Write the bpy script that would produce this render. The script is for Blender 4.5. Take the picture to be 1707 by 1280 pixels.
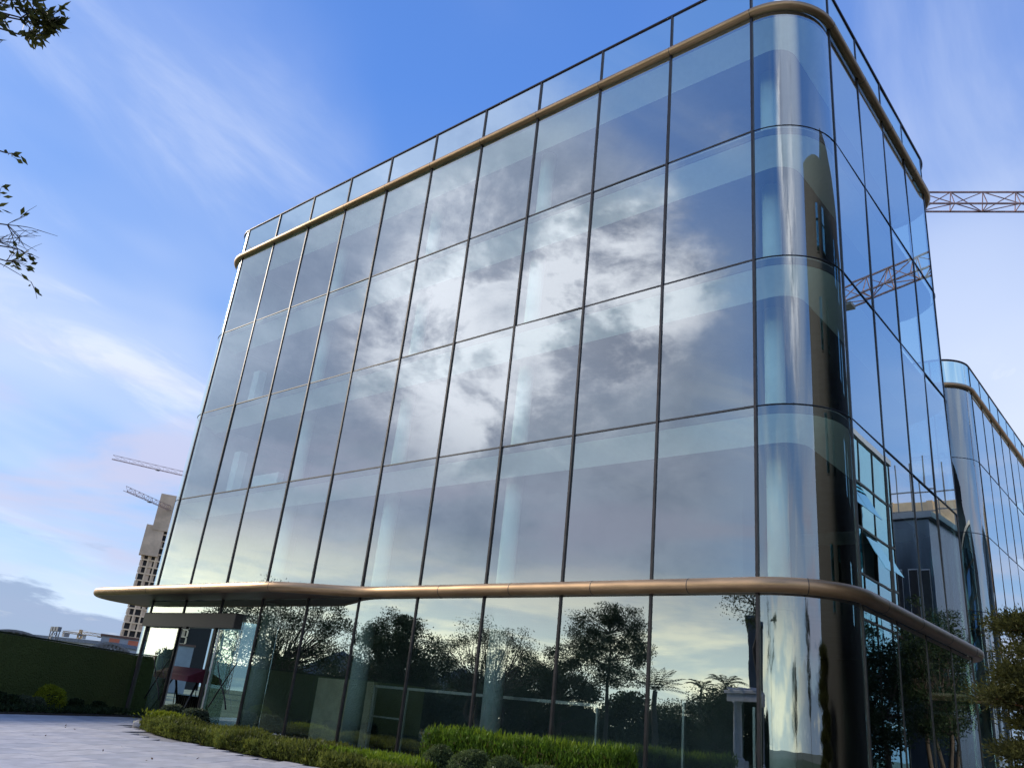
import bpy, math, random
import numpy as np
from mathutils import Vector, Matrix
rad = math.radians
random.seed(7); rng = np.random.default_rng(7)
sc = bpy.context.scene
for o in list(bpy.data.objects): bpy.data.objects.remove(o, do_unlink=True)
col = sc.collection

# ------------------------------------------------------------------ camera
CAM = Vector((7.9028, -17.5223, 1.404))
yaw, pit, rol = rad(-42.1537), rad(22.1472), rad(6.2921)
fwd = Vector((math.sin(yaw)*math.cos(pit), math.cos(yaw)*math.cos(pit), math.sin(pit)))
rt = Vector((math.cos(yaw), -math.sin(yaw), 0)); up = rt.cross(fwd)
r2 = rt*math.cos(rol) + up*math.sin(rol); u2 = up*math.cos(rol) - rt*math.sin(rol)
cd = bpy.data.cameras.new('camera'); cam = bpy.data.objects.new('camera', cd); col.objects.link(cam)
cd.sensor_width = 36; cd.sensor_fit = 'HORIZONTAL'; cd.lens = 1369.14/1707*36; cd.clip_start = .1; cd.clip_end = 6000
cam.matrix_world = Matrix(((r2.x, u2.x, -fwd.x, CAM.x), (r2.y, u2.y, -fwd.y, CAM.y), (r2.z, u2.z, -fwd.z, CAM.z), (0, 0, 0, 1)))
sc.camera = cam

# ------------------------------------------------------------------ sky, sun, exposure
SUN_AZ, SUN_EL = -104, 27                       # azimuth from +Y towards +X, degrees
SKY = .1
world = bpy.data.worlds.new('World'); sc.world = world; world.use_nodes = True
class NT:
    """small helper to write node graphs as expressions"""
    def __init__(s, tree): s.t = tree; s.t.nodes.clear()
    def n(s, kind, **kw):
        nd = s.t.nodes.new(kind)
        for k, v in kw.items(): setattr(nd, k, v)
        return nd
    def put(s, sock, v):
        if isinstance(v, bpy.types.NodeSocket): s.t.links.new(v, sock)
        elif v is not None:
            sock.default_value = (*v, 1) if (hasattr(v, '__len__') and len(v) == 3 and sock.type == 'RGBA') else v
    def m(s, op, a, b=None, c=None, clamp=False):
        nd = s.n('ShaderNodeMath', operation=op, use_clamp=clamp)
        for i, v in enumerate((a, b, c)):
            if v is not None: s.put(nd.inputs[i], v)
        return nd.outputs[0]
    def v(s, op, a, b=None):
        nd = s.n('ShaderNodeVectorMath', operation=op); s.put(nd.inputs[0], a)
        if b is not None: s.put(nd.inputs['Scale'] if op == 'SCALE' else nd.inputs[1], b)
        return nd.outputs['Value'] if op in ('DOT_PRODUCT', 'LENGTH') else nd.outputs[0]
    def mix(s, f, a, b, blend='MIX'):
        nd = s.n('ShaderNodeMix', data_type='RGBA', blend_type=blend)
        s.put(nd.inputs[0], f); s.put(nd.inputs[6], a); s.put(nd.inputs[7], b); return nd.outputs[2]
    def noise(s, vec, scale, detail=4, rough=.5, dist=0):
        nd = s.n('ShaderNodeTexNoise'); s.put(nd.inputs['Vector'], vec)
        for k, x in (('Scale', scale), ('Detail', detail), ('Roughness', rough), ('Distortion', dist)): nd.inputs[k].default_value = x
        return nd.outputs['Fac']
    def ss(s, x, a, b):                         # smooth step from a to b
        nd = s.n('ShaderNodeMapRange', interpolation_type='SMOOTHSTEP'); s.put(nd.inputs[0], x)
        nd.inputs[1].default_value = a; nd.inputs[2].default_value = b; return nd.outputs[0]
    def xyz(s, x, y, z):
        nd = s.n('ShaderNodeCombineXYZ')
        for i, q in enumerate((x, y, z)): s.put(nd.inputs[i], q)
        return nd.outputs[0]
def azel(a, e): a, e = rad(a), rad(e); return Vector((math.sin(a)*math.cos(e), math.cos(a)*math.cos(e), math.sin(e)))

g = NT(world.node_tree)
sky = g.n('ShaderNodeTexSky', sky_type='NISHITA', sun_disc=False, sun_elevation=rad(SUN_EL), sun_rotation=rad(SUN_AZ),
          air_density=1.0, dust_density=.6, ozone_density=2.2, altitude=50)
c = g.mix(1.0, sky.outputs[0], (.58, .76, 1.05), 'MULTIPLY')
d = g.v('NORMALIZE', g.n('ShaderNodeTexCoord').outputs['Generated'])
sp = g.n('ShaderNodeSeparateXYZ'); g.put(sp.inputs[0], d); dx, dy, dz = sp.outputs
K = 1/SKY                                       # colours below are scene radiance
def kc(r_, g_, b_): return (r_*K, g_*K, b_*K)
def lobe(a, e, w0, w1): return g.ss(g.v('DOT_PRODUCT', d, tuple(azel(a, e))), math.cos(rad(w0)), math.cos(rad(w1)))
# even out the clear-air gradient: pale at the horizon, deep blue overhead
rp = g.n('ShaderNodeValToRGB'); g.put(rp.inputs[0], g.m('MAXIMUM', dz, 0)); cr_ = rp.color_ramp
for i, (p_, q_) in enumerate(((0, (.33, .385, .43)), (.17, (.165, .255, .41)), (.42, (.092, .182, .40)), (.65, (.050, .130, .37)), (1, (.035, .09, .28)))):
    e_ = cr_.elements[i] if i < 2 else cr_.elements.new(p_)
    e_.position = p_; e_.color = (*q_, 1)
c = g.mix(.85, c, g.v('SCALE', rp.outputs[0], K))
zz = g.m('ADD', g.m('MAXIMUM', dz, 0), .13)
qx, qy = g.m('DIVIDE', dx, zz), g.m('DIVIDE', dy, zz)
# thin high veil and cirrus combed along one wind direction
ca, sa = math.cos(rad(17)), math.sin(rad(17))
wx = g.m('ADD', g.m('MULTIPLY', qx, ca), g.m('MULTIPLY', qy, sa)); wy = g.m('SUBTRACT', g.m('MULTIPLY', qy, ca), g.m('MULTIPLY', qx, sa))
cv = g.xyz(g.m('MULTIPLY', wx, 1.9), g.m('MULTIPLY', wy, .5), 17.6)
n1 = g.noise(cv, 1.15, 7, .6, .9); n2 = g.noise(g.xyz(g.m('MULTIPLY', wx, 1.1), g.m('MULTIPLY', wy, .7), 12.3), .8, 4, .5, .3)
veil = g.m('MULTIPLY', g.ss(n2, .38, .66), .58)
cir = g.m('MULTIPLY', g.ss(n1, .48, .78), g.ss(n2, .38, .60))
lowsky = g.ss(dz, .72, .36)
cirm = g.m('MULTIPLY', g.m('ADD', veil, g.m('MULTIPLY', cir, .92)), g.m('ADD', .30, g.m('MULTIPLY', lowsky, .70)), clamp=True)
cirm = g.m('MAXIMUM', cirm, g.m('MULTIPLY', lobe(-10, 21, 17, 4), g.m('ADD', .22, g.m('MULTIPLY', n2, 1.1))), clamp=True)
c = g.mix(cirm, c, kc(.365, .405, .495))
# cloud bank in the sun's quarter of the sky, as the facade mirrors it: a smooth grey layer with brighter broken puffs
dv = g.v('MULTIPLY', d, (1, 1, 1.55))
big = g.noise(dv, 2.7, 10, .60, .12)
fine = g.noise(dv, 7.0, 10, .64, .22)
wob = g.m('MULTIPLY', g.m('SUBTRACT', big, .5), .7)
bank = g.ss(g.m('ADD', lobe(-124, 15, 38, 12), wob), .22, .66)
c = g.mix(g.m('MULTIPLY', bank, .86), c, g.mix(g.ss(g.m('ADD', g.m('MULTIPLY', big, .6), g.m('MULTIPLY', fine, .4)), .40, .60), kc(.185, .21, .285), kc(.33, .355, .44)))
cover = g.m('ADD', g.m('ADD', g.m('MULTIPLY', lobe(-137, 26, 15, 3), .26), g.m('MULTIPLY', lobe(-129, 19, 11, 2), .20)), g.m('ADD', g.m('MULTIPLY', lobe(-147, 30, 9, 1), .25), g.m('MULTIPLY', lobe(138, 40, 26, 5), .24)))
cov = g.m('ADD', g.m('ADD', big, g.m('MULTIPLY', g.m('SUBTRACT', fine, .5), .66)), g.m('SUBTRACT', cover, .22))
cm = g.m('MULTIPLY', g.ss(cov, .41, .74), g.m('ADD', lobe(-138, 24, 62, 40), lobe(138, 40, 40, 25)), clamp=True)
lit = g.m('MULTIPLY', g.ss(g.noise(g.v('ADD', dv, (.035, .03, .045)), 7.0, 10, .64, .22), .40, .62), .85)
lit = g.m('MULTIPLY', lit, g.m('ADD', .34, g.m('ADD', lobe(-140, 29, 17, 3), g.m('MULTIPLY', lobe(138, 40, 24, 5), 1.2))), clamp=True)
lit = g.m('ADD', lit, g.m('MULTIPLY', lobe(-137.5, 25, 9, .5), .16), clamp=True)
c = g.mix(g.m('MULTIPLY', lobe(134, 39, 22, 6), .5), c, kc(.60, .62, .68))
c = g.mix(g.m('MULTIPLY', cm, .88), c, g.mix(lit, kc(.215, .235, .32), kc(.84, .82, .90)))
# low cumulus along the horizon
el = g.m('ARCSINE', dz); az = g.m('ARCTAN2', dx, dy)
hv = g.xyz(g.m('MULTIPLY', az, 2.4), g.m('MULTIPLY', el, 11), 1.7)
hn = g.noise(hv, 1.9, 7, .58, .2)
hb = g.ss(g.m('ADD', hn, g.m('MULTIPLY', g.ss(el, .115, .03), .30)), .62, .70)
hb = g.m('MULTIPLY', hb, g.ss(el, .17, .08))
rim = g.ss(g.noise(hv, 3.3, 5, .6), .55, .75)
st = g.ss(g.noise(g.xyz(g.m('MULTIPLY', az, 2.0), g.m('MULTIPLY', el, 7.5), 6.6), 1.5, 6, .55, .3), .46, .64)
st = g.m('MULTIPLY', g.m('MULTIPLY', st, g.ss(el, .36, .22)), g.ss(el, .05, .12))
c = g.mix(g.m('MULTIPLY', st, .82), c, kc(.30, .305, .405))
c = g.mix(g.m('MULTIPLY', hb, .85), c, g.mix(rim, kc(.15, .20, .30), kc(.44, .42, .40)))
# warm evening glow low over the horizon on the sun's side
warm = g.m('MULTIPLY', g.ss(el, .22, .02), g.ss(g.v('DOT_PRODUCT', d, tuple(azel(-155, 3))), .22, .80))
c = g.mix(g.m('MULTIPLY', warm, .84), c, g.mix(g.ss(hn, .40, .60), kc(.74, .84, .78), kc(1.38, 1.32, .95)))
bg = g.n('ShaderNodeBackground'); bg.inputs['Strength'].default_value = SKY; g.put(bg.inputs['Color'], c)
g.t.links.new(bg.outputs[0], g.n('ShaderNodeOutputWorld').inputs[0])

sl = bpy.data.lights.new('sun', 'SUN'); sl.energy = 1.7; sl.angle = rad(10); sl.color = (1, .90, .76)
so = bpy.data.objects.new('sun', sl); col.objects.link(so); so.rotation_euler = (-azel(SUN_AZ, SUN_EL)).to_track_quat('-Z', 'Y').to_euler()

vs = sc.view_settings; vs.view_transform = 'Standard'; vs.look = 'None'; vs.exposure = 1.12; vs.gamma = 1; vs.use_curve_mapping = False
cy = sc.cycles; cy.use_denoising = True; cy.max_bounces = 10; cy.glossy_bounces = 6; cy.diffuse_bounces = 4; cy.transparent_max_bounces = 40; cy.caustics_reflective = False; cy.caustics_refractive = False; cy.sample_clamp_direct = 5; cy.sample_clamp_indirect = 5
try: cy.denoiser = 'OPENIMAGEDENOISE'
except Exception: pass

# ------------------------------------------------------------------ helpers
def tag(o, label=None, cat=None, group=None, kind=None):
    for k, v in (('label', label), ('category', cat), ('group', group), ('kind', kind)):
        if v: o[k] = v
    return o
def empty(name, loc=(0, 0, 0), rz=0):
    o = bpy.data.objects.new(name, None); col.objects.link(o); o.location = loc; o.rotation_euler.z = rz; o.empty_display_size = .3; return o
def put(name, me, parent=None, loc=(0, 0, 0), rot=(0, 0, 0)):
    o = bpy.data.objects.new(name, me); col.objects.link(o); o.parent = parent; o.location = loc; o.rotation_euler = rot; return o
class MB:
    def __init__(s): s.v = []; s.f = []; s.sm = []
    def add(s, vs_, fs, smooth=False):
        k = len(s.v); s.v += [tuple(q) for q in vs_]; s.f += [tuple(i+k for i in q) for q in fs]; s.sm += [smooth]*len(fs); return s
    def box(s, a, b):
        (x0, y0, z0), (x1, y1, z1) = a, b
        return s.add([(x0, y0, z0), (x1, y0, z0), (x1, y1, z0), (x0, y1, z0), (x0, y0, z1), (x1, y0, z1), (x1, y1, z1), (x0, y1, z1)],
                     [(0, 3, 2, 1), (4, 5, 6, 7), (0, 1, 5, 4), (1, 2, 6, 5), (2, 3, 7, 6), (3, 0, 4, 7)])
    def bbox(s, a, b, e=.02):                   # box with chamfered vertical and top edges
        (x0, y0, z0), (x1, y1, z1) = a, b
        ring = lambda i, z: [(x0+i, y0+e, z), (x0+e, y0+i, z), (x1-e, y0+i, z), (x1-i, y0+e, z), (x1-i, y1-e, z), (x1-e, y1-i, z), (x0+e, y1-i, z), (x0+i, y1-e, z)]
        v = ring(0, z0) + ring(0, z1-e) + ring(e*.7, z1); n = 8; f = [tuple(range(7, -1, -1)), tuple(range(16, 24))]
        for r_ in (0, 8):
            for i in range(8): j = (i+1) % 8; f.append((r_+i, r_+j, r_+8+j, r_+8+i))
        return s.add(v, f)
    def beam(s, a, b, t, t2=None):
        a, b = Vector(a), Vector(b); d_ = (b-a).normalized(); u = d_.cross(Vector((0, 0, 1)))
        if u.length < 1e-3: u = Vector((1, 0, 0))
        u.normalize(); w = d_.cross(u); t2 = t if t2 is None else t2; v = []
        for q, h in ((a, t/2), (b, t2/2)): v += [q+u*h+w*h, q-u*h+w*h, q-u*h-w*h, q+u*h-w*h]
        return s.add(v, [(3, 2, 1, 0), (4, 5, 6, 7), (0, 1, 5, 4), (1, 2, 6, 5), (2, 3, 7, 6), (3, 0, 4, 7)])
    def tube(s, pts, r_, n=8, closed=False, smooth=True, capped=True):
        pts = [Vector(q) for q in pts]; m = len(pts); rr = r_ if hasattr(r_, '__len__') else [r_]*m; v = []
        u = None
        for i, q in enumerate(pts):
            a = pts[(i-1) % m] if (closed or i) else q; b = pts[(i+1) % m] if (closed or i < m-1) else q
            t = (b-a).normalized()
            if u is None: u = t.cross(Vector((0, 0, 1))); u = u if u.length > 1e-3 else Vector((1, 0, 0))
            u = (u - t*u.dot(t)).normalized(); w = t.cross(u)
            v += [q + (u*math.cos(2*math.pi*k/n) + w*math.sin(2*math.pi*k/n))*rr[i] for k in range(n)]
        f = []
        for i in range(m if closed else m-1):
            a, b = i*n, ((i+1) % m)*n
            for k in range(n): l = (k+1) % n; f.append((a+k, a+l, b+l, b+k))
        k0 = len(s.f); s.add(v, f, smooth)
        if capped and not closed:
            k = len(s.v)-m*n; s.f += [tuple(k+i for i in range(n-1, -1, -1)), tuple(k+(m-1)*n+i for i in range(n))]; s.sm += [False]*2
        return s
    def lathe(s, prof, c_=(0, 0, 0), n=20, smooth=True):
        v = []; f = []
        for r_, z in prof: v += [(c_[0]+r_*math.cos(2*math.pi*k/n), c_[1]+r_*math.sin(2*math.pi*k/n), c_[2]+z) for k in range(n)]
        for i in range(len(prof)-1):
            for k in range(n): l = (k+1) % n; f.append((i*n+k, i*n+l, (i+1)*n+l, (i+1)*n+k))
        s.add(v, f, smooth); k = len(s.v)-len(v); s.f += [tuple(k+i for i in range(n-1, -1, -1)), tuple(k+(len(prof)-1)*n+i for i in range(n))]; s.sm += [False]*2
        return s
    def prism(s, poly, z0, z1):
        n = len(poly); v = [(x, y, z0) for x, y in poly] + [(x, y, z1) for x, y in poly]
        return s.add(v, [tuple(range(n-1, -1, -1)), tuple(range(n, 2*n))] + [(i, (i+1) % n, n+(i+1) % n, n+i) for i in range(n)])
    def mesh(s, name, mat):
        me = bpy.data.meshes.new(name); me.from_pydata(s.v, [], s.f)
        for mm in (mat if isinstance(mat, (list, tuple)) else [mat]): me.materials.append(mm)
        me.polygons.foreach_set('use_smooth', s.sm); me.update(); return me
    def build(s, name, mat, parent=None, loc=(0, 0, 0), rot=(0, 0, 0)): return put(name, s.mesh(name, mat), parent, loc, rot)
def quads_mesh(name, V, mat, smooth=False):      # V: (n,4,3) array of separate quads
    n = len(V); me = bpy.data.meshes.new(name); me.vertices.add(n*4); me.vertices.foreach_set('co', np.asarray(V, np.float32).ravel())
    me.loops.add(n*4); me.loops.foreach_set('vertex_index', np.arange(n*4, dtype=np.int32))
    me.polygons.add(n); me.polygons.foreach_set('loop_start', np.arange(0, n*4, 4, dtype=np.int32)); me.polygons.foreach_set('loop_total', np.full(n, 4, np.int32))
    me.materials.append(mat); me.update(calc_edges=True); return me
def leaf_quads(P, ln, wd, updir=None, jit=1.0):
    """one leaf-shaped quad at every point of P; random or given growing direction"""
    n = len(P); D = rng.normal(size=(n, 3)) * jit
    if updir is not None: D = D + updir
    D /= np.linalg.norm(D, axis=1, keepdims=True) + 1e-9
    U = np.cross(D, rng.normal(size=(n, 3))); U /= np.linalg.norm(U, axis=1, keepdims=True) + 1e-9
    L = (ln*rng.uniform(.65, 1.3, n))[:, None]; Wd = (wd*rng.uniform(.7, 1.2, n))[:, None]
    return np.stack([P, P + D*L*.5 + U*Wd*.5, P + D*L, P + D*L*.5 - U*Wd*.5], 1)

# ------------------------------------------------------------------ materials
def mat(name, color, rough=.6, metal=0, spec=.5, var=.25, scale=6, bump=0, bscale=40, obj=True, detail=5, stretch=None, coat=0):
    m = bpy.data.materials.new(name); m.use_nodes = True; g_ = NT(m.node_tree)
    out = g_.n('ShaderNodeOutputMaterial'); b = g_.n('ShaderNodeBsdfPrincipled'); g_.t.links.new(b.outputs[0], out.inputs[0])
    tc = g_.n('ShaderNodeTexCoord').outputs['Object']
    if stretch: tc = g_.v('MULTIPLY', tc, stretch)
    nz = g_.noise(tc, scale, detail, .6)
    dark = tuple(x*(1-var) for x in color); light = tuple(min(1, x*(1+var)) for x in color)
    g_.put(b.inputs['Base Color'], g_.mix(g_.ss(nz, .3, .7), dark, light))
    g_.put(b.inputs['Roughness'], g_.m('ADD', g_.m('MULTIPLY', nz, .15), rough-.07, clamp=True)); b.inputs['Metallic'].default_value = metal
    b.inputs['Specular IOR Level'].default_value = spec
    if coat: b.inputs['Coat Weight'].default_value = coat
    if bump:
        bp = g_.n('ShaderNodeBump'); bp.inputs['Strength'].default_value = bump; bp.inputs['Distance'].default_value = .02
        g_.put(bp.inputs['Height'], g_.noise(tc, bscale, 4, .6)); g_.t.links.new(bp.outputs[0], b.inputs['Normal'])
    return m
def leafmat(name, color, var=.45, scale=3, trans=.3):
    m = bpy.data.materials.new(name); m.use_nodes = True; g_ = NT(m.node_tree)
    out = g_.n('ShaderNodeOutputMaterial'); tc = g_.n('ShaderNodeTexCoord').outputs['Object']
    nz = g_.m('ADD', g_.m('MULTIPLY', g_.noise(tc, scale, 3, .6), .6), g_.m('MULTIPLY', g_.noise(tc, scale*14, 1), .4))
    cx = g_.mix(g_.ss(nz, .35, .65), tuple(x*(1-var) for x in color), (min(1, color[0]*(1+var*1.3)), color[1]*(1+var), color[2]*(1+var*.4)))
    b = g_.n('ShaderNodeBsdfPrincipled'); g_.put(b.inputs['Base Color'], cx); b.inputs['Roughness'].default_value = .55; b.inputs['Specular IOR Level'].default_value = .15
    t = g_.n('ShaderNodeBsdfTranslucent'); g_.put(t.inputs['Color'], cx)
    x = g_.n('ShaderNodeMixShader'); x.inputs[0].default_value = trans
    g_.t.links.new(b.outputs[0], x.inputs[1]); g_.t.links.new(t.outputs[0], x.inputs[2]); g_.t.links.new(x.outputs[0], out.inputs[0]); return m
def glassmat(name, tint, refl_tint, r0, r1, power=2.2, ripple=0, rscale=(1, 1, 1)):
    """coated architectural glass: mirror share grows towards grazing, the rest passes through tinted"""
    m = bpy.data.materials.new(name); m.use_nodes = True; g_ = NT(m.node_tree); out = g_.n('ShaderNodeOutputMaterial')
    lw = g_.n('ShaderNodeLayerWeight'); lw.inputs['Blend'].default_value = .5
    fac = g_.m('ADD', r0, g_.m('MULTIPLY', g_.m('POWER', lw.outputs['Facing'], power), r1-r0), clamp=True)
    geo = g_.n('ShaderNodeNewGeometry'); fac = g_.m('MULTIPLY', fac, g_.m('SUBTRACT', 1, geo.outputs['Backfacing']))
    gl = g_.n('ShaderNodeBsdfGlossy'); gl.inputs['Roughness'].default_value = 0; gl.inputs['Color'].default_value = (*refl_tint, 1)
    tr = g_.n('ShaderNodeBsdfTransparent'); tr.inputs['Color'].default_value = (*tint, 1)
    if ripple:
        tc = g_.v('MULTIPLY', g_.n('ShaderNodeTexCoord').outputs['Object'], rscale)
        bp = g_.n('ShaderNodeBump'); bp.inputs['Strength'].default_value = 1; bp.inputs['Distance'].default_value = ripple
        g_.put(bp.inputs['Height'], g_.noise(tc, 1, 2, .5)); g_.t.links.new(bp.outputs[0], gl.inputs['Normal'])
    x = g_.n('ShaderNodeMixShader'); g_.put(x.inputs[0], fac)
    g_.t.links.new(tr.outputs[0], x.inputs[1]); g_.t.links.new(gl.outputs[0], x.inputs[2]); g_.t.links.new(x.outputs[0], out.inputs[0]); return m
TINT = (.80, .95, .91)
M = dict(
    glass=glassmat('coated_glass', TINT, (.88, .96, .96), .34, .97, 1.45, .0011, (.5, .5, .35)),
    curved=glassmat('curved_coated_glass', TINT, (.88, .96, .96), .28, .95, 1.6, .0035, (2.2, 2.2, .18)),
    parapet=glassmat('parapet_glass', (.30, .60, .64), (.86, .98, .98), .55, .94, 1.5, .0007, (.9, .9, .5)),
    teal=glassmat('teal_glass', (.1, .35, .4), (.55, .9, 1.0), .5, .9, 2, .002, (.9, .9, .5)),
    mullion=mat('dark_bronze_aluminium', (.052, .048, .047), .35, .7, var=.15),
    side=mat('window_gasket_dark', (.02, .024, .03), .5, .2),
    rail=mat('dark_rail_metal', (.05, .042, .045), .35, .8, var=.2),
    bronze=mat('champagne_bronze', (.50, .325, .175), .40, .72, var=.20, scale=2.5, detail=8, bump=.05, bscale=5, stretch=(.35, .35, 3)),
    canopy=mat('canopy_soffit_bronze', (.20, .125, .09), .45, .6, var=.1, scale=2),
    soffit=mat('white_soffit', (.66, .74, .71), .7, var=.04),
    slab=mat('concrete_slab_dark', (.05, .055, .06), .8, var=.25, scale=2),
    floor=mat('interior_floor', (.07, .066, .064), .4, var=.2), bounce_floor=mat('pale_bounce_floor', (.50, .48, .45), .5, var=.06),  # the pale floor is added to bounce daylight onto the ceiling strip
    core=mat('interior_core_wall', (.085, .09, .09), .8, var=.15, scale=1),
    column=mat('plastered_column', (.72, .78, .72), .7, var=.05, scale=2),
    sun_block=mat('grey_sun_block', (.40, .43, .43), .8, var=.06), dimcol=mat('dimmed_column', (.40, .44, .41), .7, var=.06), white=mat('white_interior_panel', (.78, .80, .80), .6, var=.04),
    beige=mat('beige_interior_wall', (.62, .53, .38), .7, var=.12, scale=3),
    trim=mat('pale_metal_trim', (.55, .55, .55), .35, .6, var=.08),
    header=mat('door_header_bronze', (.065, .058, .052), .4, .6, var=.12, stretch=(1, 1, 8)),
    black=mat('black_metal', (.012, .011, .011), .4, .5),
    maroon=mat('maroon_fabric', (.10, .012, .03), .8, var=.2),
    paving=mat('light_granite', (.47, .46, .48), .55, var=.15, scale=2.2, detail=9, bump=.08, bscale=120),
    paving2=mat('light_granite_warm', (.51, .49, .49), .55, var=.16, scale=3.1, detail=9, bump=.08, bscale=120),
    paving3=mat('light_granite_grey', (.41, .41, .44), .55, var=.15, scale=1.7, detail=9, bump=.08, bscale=120),
    joint=mat('paving_joint', (.22, .215, .22), .9, var=.3, scale=3),
    ground=mat('far_ground', (.14, .15, .10), .95, var=.45, scale=.12, detail=8),
    lawn=mat('lawn', (.045, .075, .022), .95, var=.4, scale=3, bump=.5, bscale=60), soil=mat('planting_soil', (.05, .038, .026), .95, var=.4, scale=8, bump=.6, bscale=30),
    turf=None, concrete=mat('raw_concrete', (.70, .52, .36), .85, var=.18, scale=.25, bump=.05),
    concrete2=mat('raw_concrete_pale', (.86, .64, .42), .85, var=.15, scale=.5),
    dark=mat('dark_opening', (.03, .028, .028), .9), slit=mat('tower_slit', (.16, .09, .07), .9),
    orange=mat('orange_render', (.52, .16, .09), .8, var=.15, scale=.4), greywall=mat('grey_render', (.30, .33, .37), .8, var=.12, scale=.4),
    shed=mat('shed_roof_sheet', (.16, .19, .24), .5, .3, var=.2), shedwhite=mat('shed_white_sheet', (.55, .58, .62), .5, var=.1),
    bluemetal=mat('blue_grey_metal', (.11, .14, .17), .25, .7, var=.35, scale=1.2, stretch=(1, 1, .1)), steel=mat('galvanised_steel', (.18, .19, .21), .5, .6, var=.2), crane_red=mat('crane_red_paint', (.40, .25, .22), .5, .2, var=.35, scale=2),
    crane_yellow=mat('crane_yellow_paint', (.45, .27, .07), .5, .1, var=.3), ballast=mat('crane_ballast', (.3, .29, .28), .9),
    bark=mat('bark', (.075, .055, .042), .9, var=.4, scale=12, bump=.6, bscale=40, stretch=(1, 1, .25)),
    pinebark=mat('orange_pine_bark', (.26, .11, .05), .9, var=.4, scale=10, bump=.6, bscale=30, stretch=(1, 1, .3)),
    palmbark=mat('palm_bark', (.12, .10, .08), .9, var=.4, scale=8, stretch=(1, 1, 6)),
    brown=mat('brown_cladding', (.012, .009, .008), .55, var=.2, scale=.8, stretch=(1, 1, .15)),
    stone=mat('white_stone', (.62, .61, .64), .7, var=.1, scale=3), render_=mat('villa_render', (.12, .12, .13), .85, var=.2, scale=.6),
    rock=mat('grey_rock', (.30, .29, .28), .9, var=.35, scale=6, bump=.8, bscale=9),
    leaf_dark=leafmat('leaf_dark', (.028, .050, .022)), leaf_mid=leafmat('leaf_mid', (.045, .075, .025)), leaf_olive=leafmat('leaf_olive', (.085, .085, .028)),
    leaf_fallen=leafmat('leaf_fallen', (.09, .06, .03)), leaf_fg=leafmat('leaf_foreground', (.055, .065, .018), .6, 6), leaf_lime=leafmat('leaf_lime', (.17, .26, .022), .35, 5), leaf_hedge=leafmat('leaf_hedge', (.105, .195, .022), .5, 4),
    leaf_yellow=leafmat('leaf_yellow_green', (.20, .25, .02), .4, 5), leaf_cover=leafmat('leaf_ground_cover', (.115, .145, .034), .7, 1.3), leaf_grey=leafmat('leaf_grey_green', (.085, .115, .075), .4, 5),
    leaf_ball=leafmat('leaf_ball', (.10, .145, .06), .5, 6), leaf_pine=leafmat('leaf_pine', (.070, .080, .030), .5, 4, .45), leaf_palm=leafmat('leaf_palm', (.03, .05, .022), .4, 3),
)
def clearmat():
    m = bpy.data.materials.new('clear_glass_face'); m.use_nodes = True; g_ = NT(m.node_tree); t = g_.n('ShaderNodeBsdfTransparent'); g_.t.links.new(t.outputs[0], g_.n('ShaderNodeOutputMaterial').inputs[0]); t.inputs[0].default_value = (.98, 1, .99, 1); return m
M['clear'] = clearmat()
def turfmat():
    m = bpy.data.materials.new('artificial_leaf_wall'); m.use_nodes = True; g_ = NT(m.node_tree); out = g_.n('ShaderNodeOutputMaterial'); b = g_.n('ShaderNodeBsdfPrincipled')
    g_.t.links.new(b.outputs[0], out.inputs[0]); tc = g_.n('ShaderNodeTexCoord').outputs['Object']
    vo = g_.n('ShaderNodeTexVoronoi'); vo.inputs['Scale'].default_value = 14; g_.put(vo.inputs['Vector'], tc)
    a = g_.mix(g_.noise(tc, .7, 4), (.088, .128, .036), (.150, .180, .060)); a = g_.mix(g_.m('MULTIPLY', g_.noise(tc, 18, 3), .6), a, (.09, .125, .036))
    g_.put(b.inputs['Base Color'], a); b.inputs['Roughness'].default_value = .85; b.inputs['Specular IOR Level'].default_value = .15
    bp = g_.n('ShaderNodeBump'); bp.inputs['Strength'].default_value = 1; bp.inputs['Distance'].default_value = .05; g_.put(bp.inputs['Height'], g_.m('ADD', vo.outputs['Distance'], g_.noise(tc, 25, 3)))
    g_.t.links.new(bp.outputs[0], b.inputs['Normal']); return m
M['turf'] = turfmat()

# ------------------------------------------------------------------ setting: ground, plaza, beds
tag(MB().add([(-3000, -3000, -.06), (3000, -3000, -.06), (3000, 3000, -.06), (-3000, 3000, -.06)], [(0, 1, 2, 3)]).build('ground', M['ground']), kind='structure')
WD = Vector((-.582, .813)); WN = Vector((-.813, -.582))        # along the green wall; away from the plaza
E0 = Vector((-21.3, -6.7))                                     # a point on the plaza's edge towards the wall
plaza = tag(MB().add([(-24.6, 14, -.02), (-27.5, 2, -.02), (-14.0, -17.0, -.02), (-8, -22, -.02), (40, -24, -.02), (40, 60, -.02), (3, 60, -.02), (3, 14, -.02)], [(0, 1, 2, 3, 4, 5, 6)]).build('plaza', M['joint']), kind='structure')
def in_front(x, y):                                            # pixel position of a ground point
    q = Vector((x, y, 0)) - CAM; z = q.dot(fwd)
    return (853.5 + 1369.14*q.dot(r2)/z, 640 - 1369.14*q.dot(u2)/z, z) if z > .5 else (9999, 9999, 0)
bed_front = [(-19.0, -.35), (-19.6, -2.6), (-18.6, -3.45), (-16.2, -4.25), (-13.4, -4.65), (-9.1, -4.6), (-4, -4.5), (2.5, -4.4), (4.4, -3.0), (4.6, 1), (4.6, 40), (2.2, 40), (2.2, .8), (1.7, -.35)]
def inside(x, y, poly):
    r_ = False
    for i in range(len(poly)):
        (x0, y0), (x1, y1) = poly[i], poly[i-1]
        if (y0 > y) != (y1 > y) and x < (x1-x0)*(y-y0)/(y1-y0)+x0: r_ = not r_
    return r_
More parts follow.
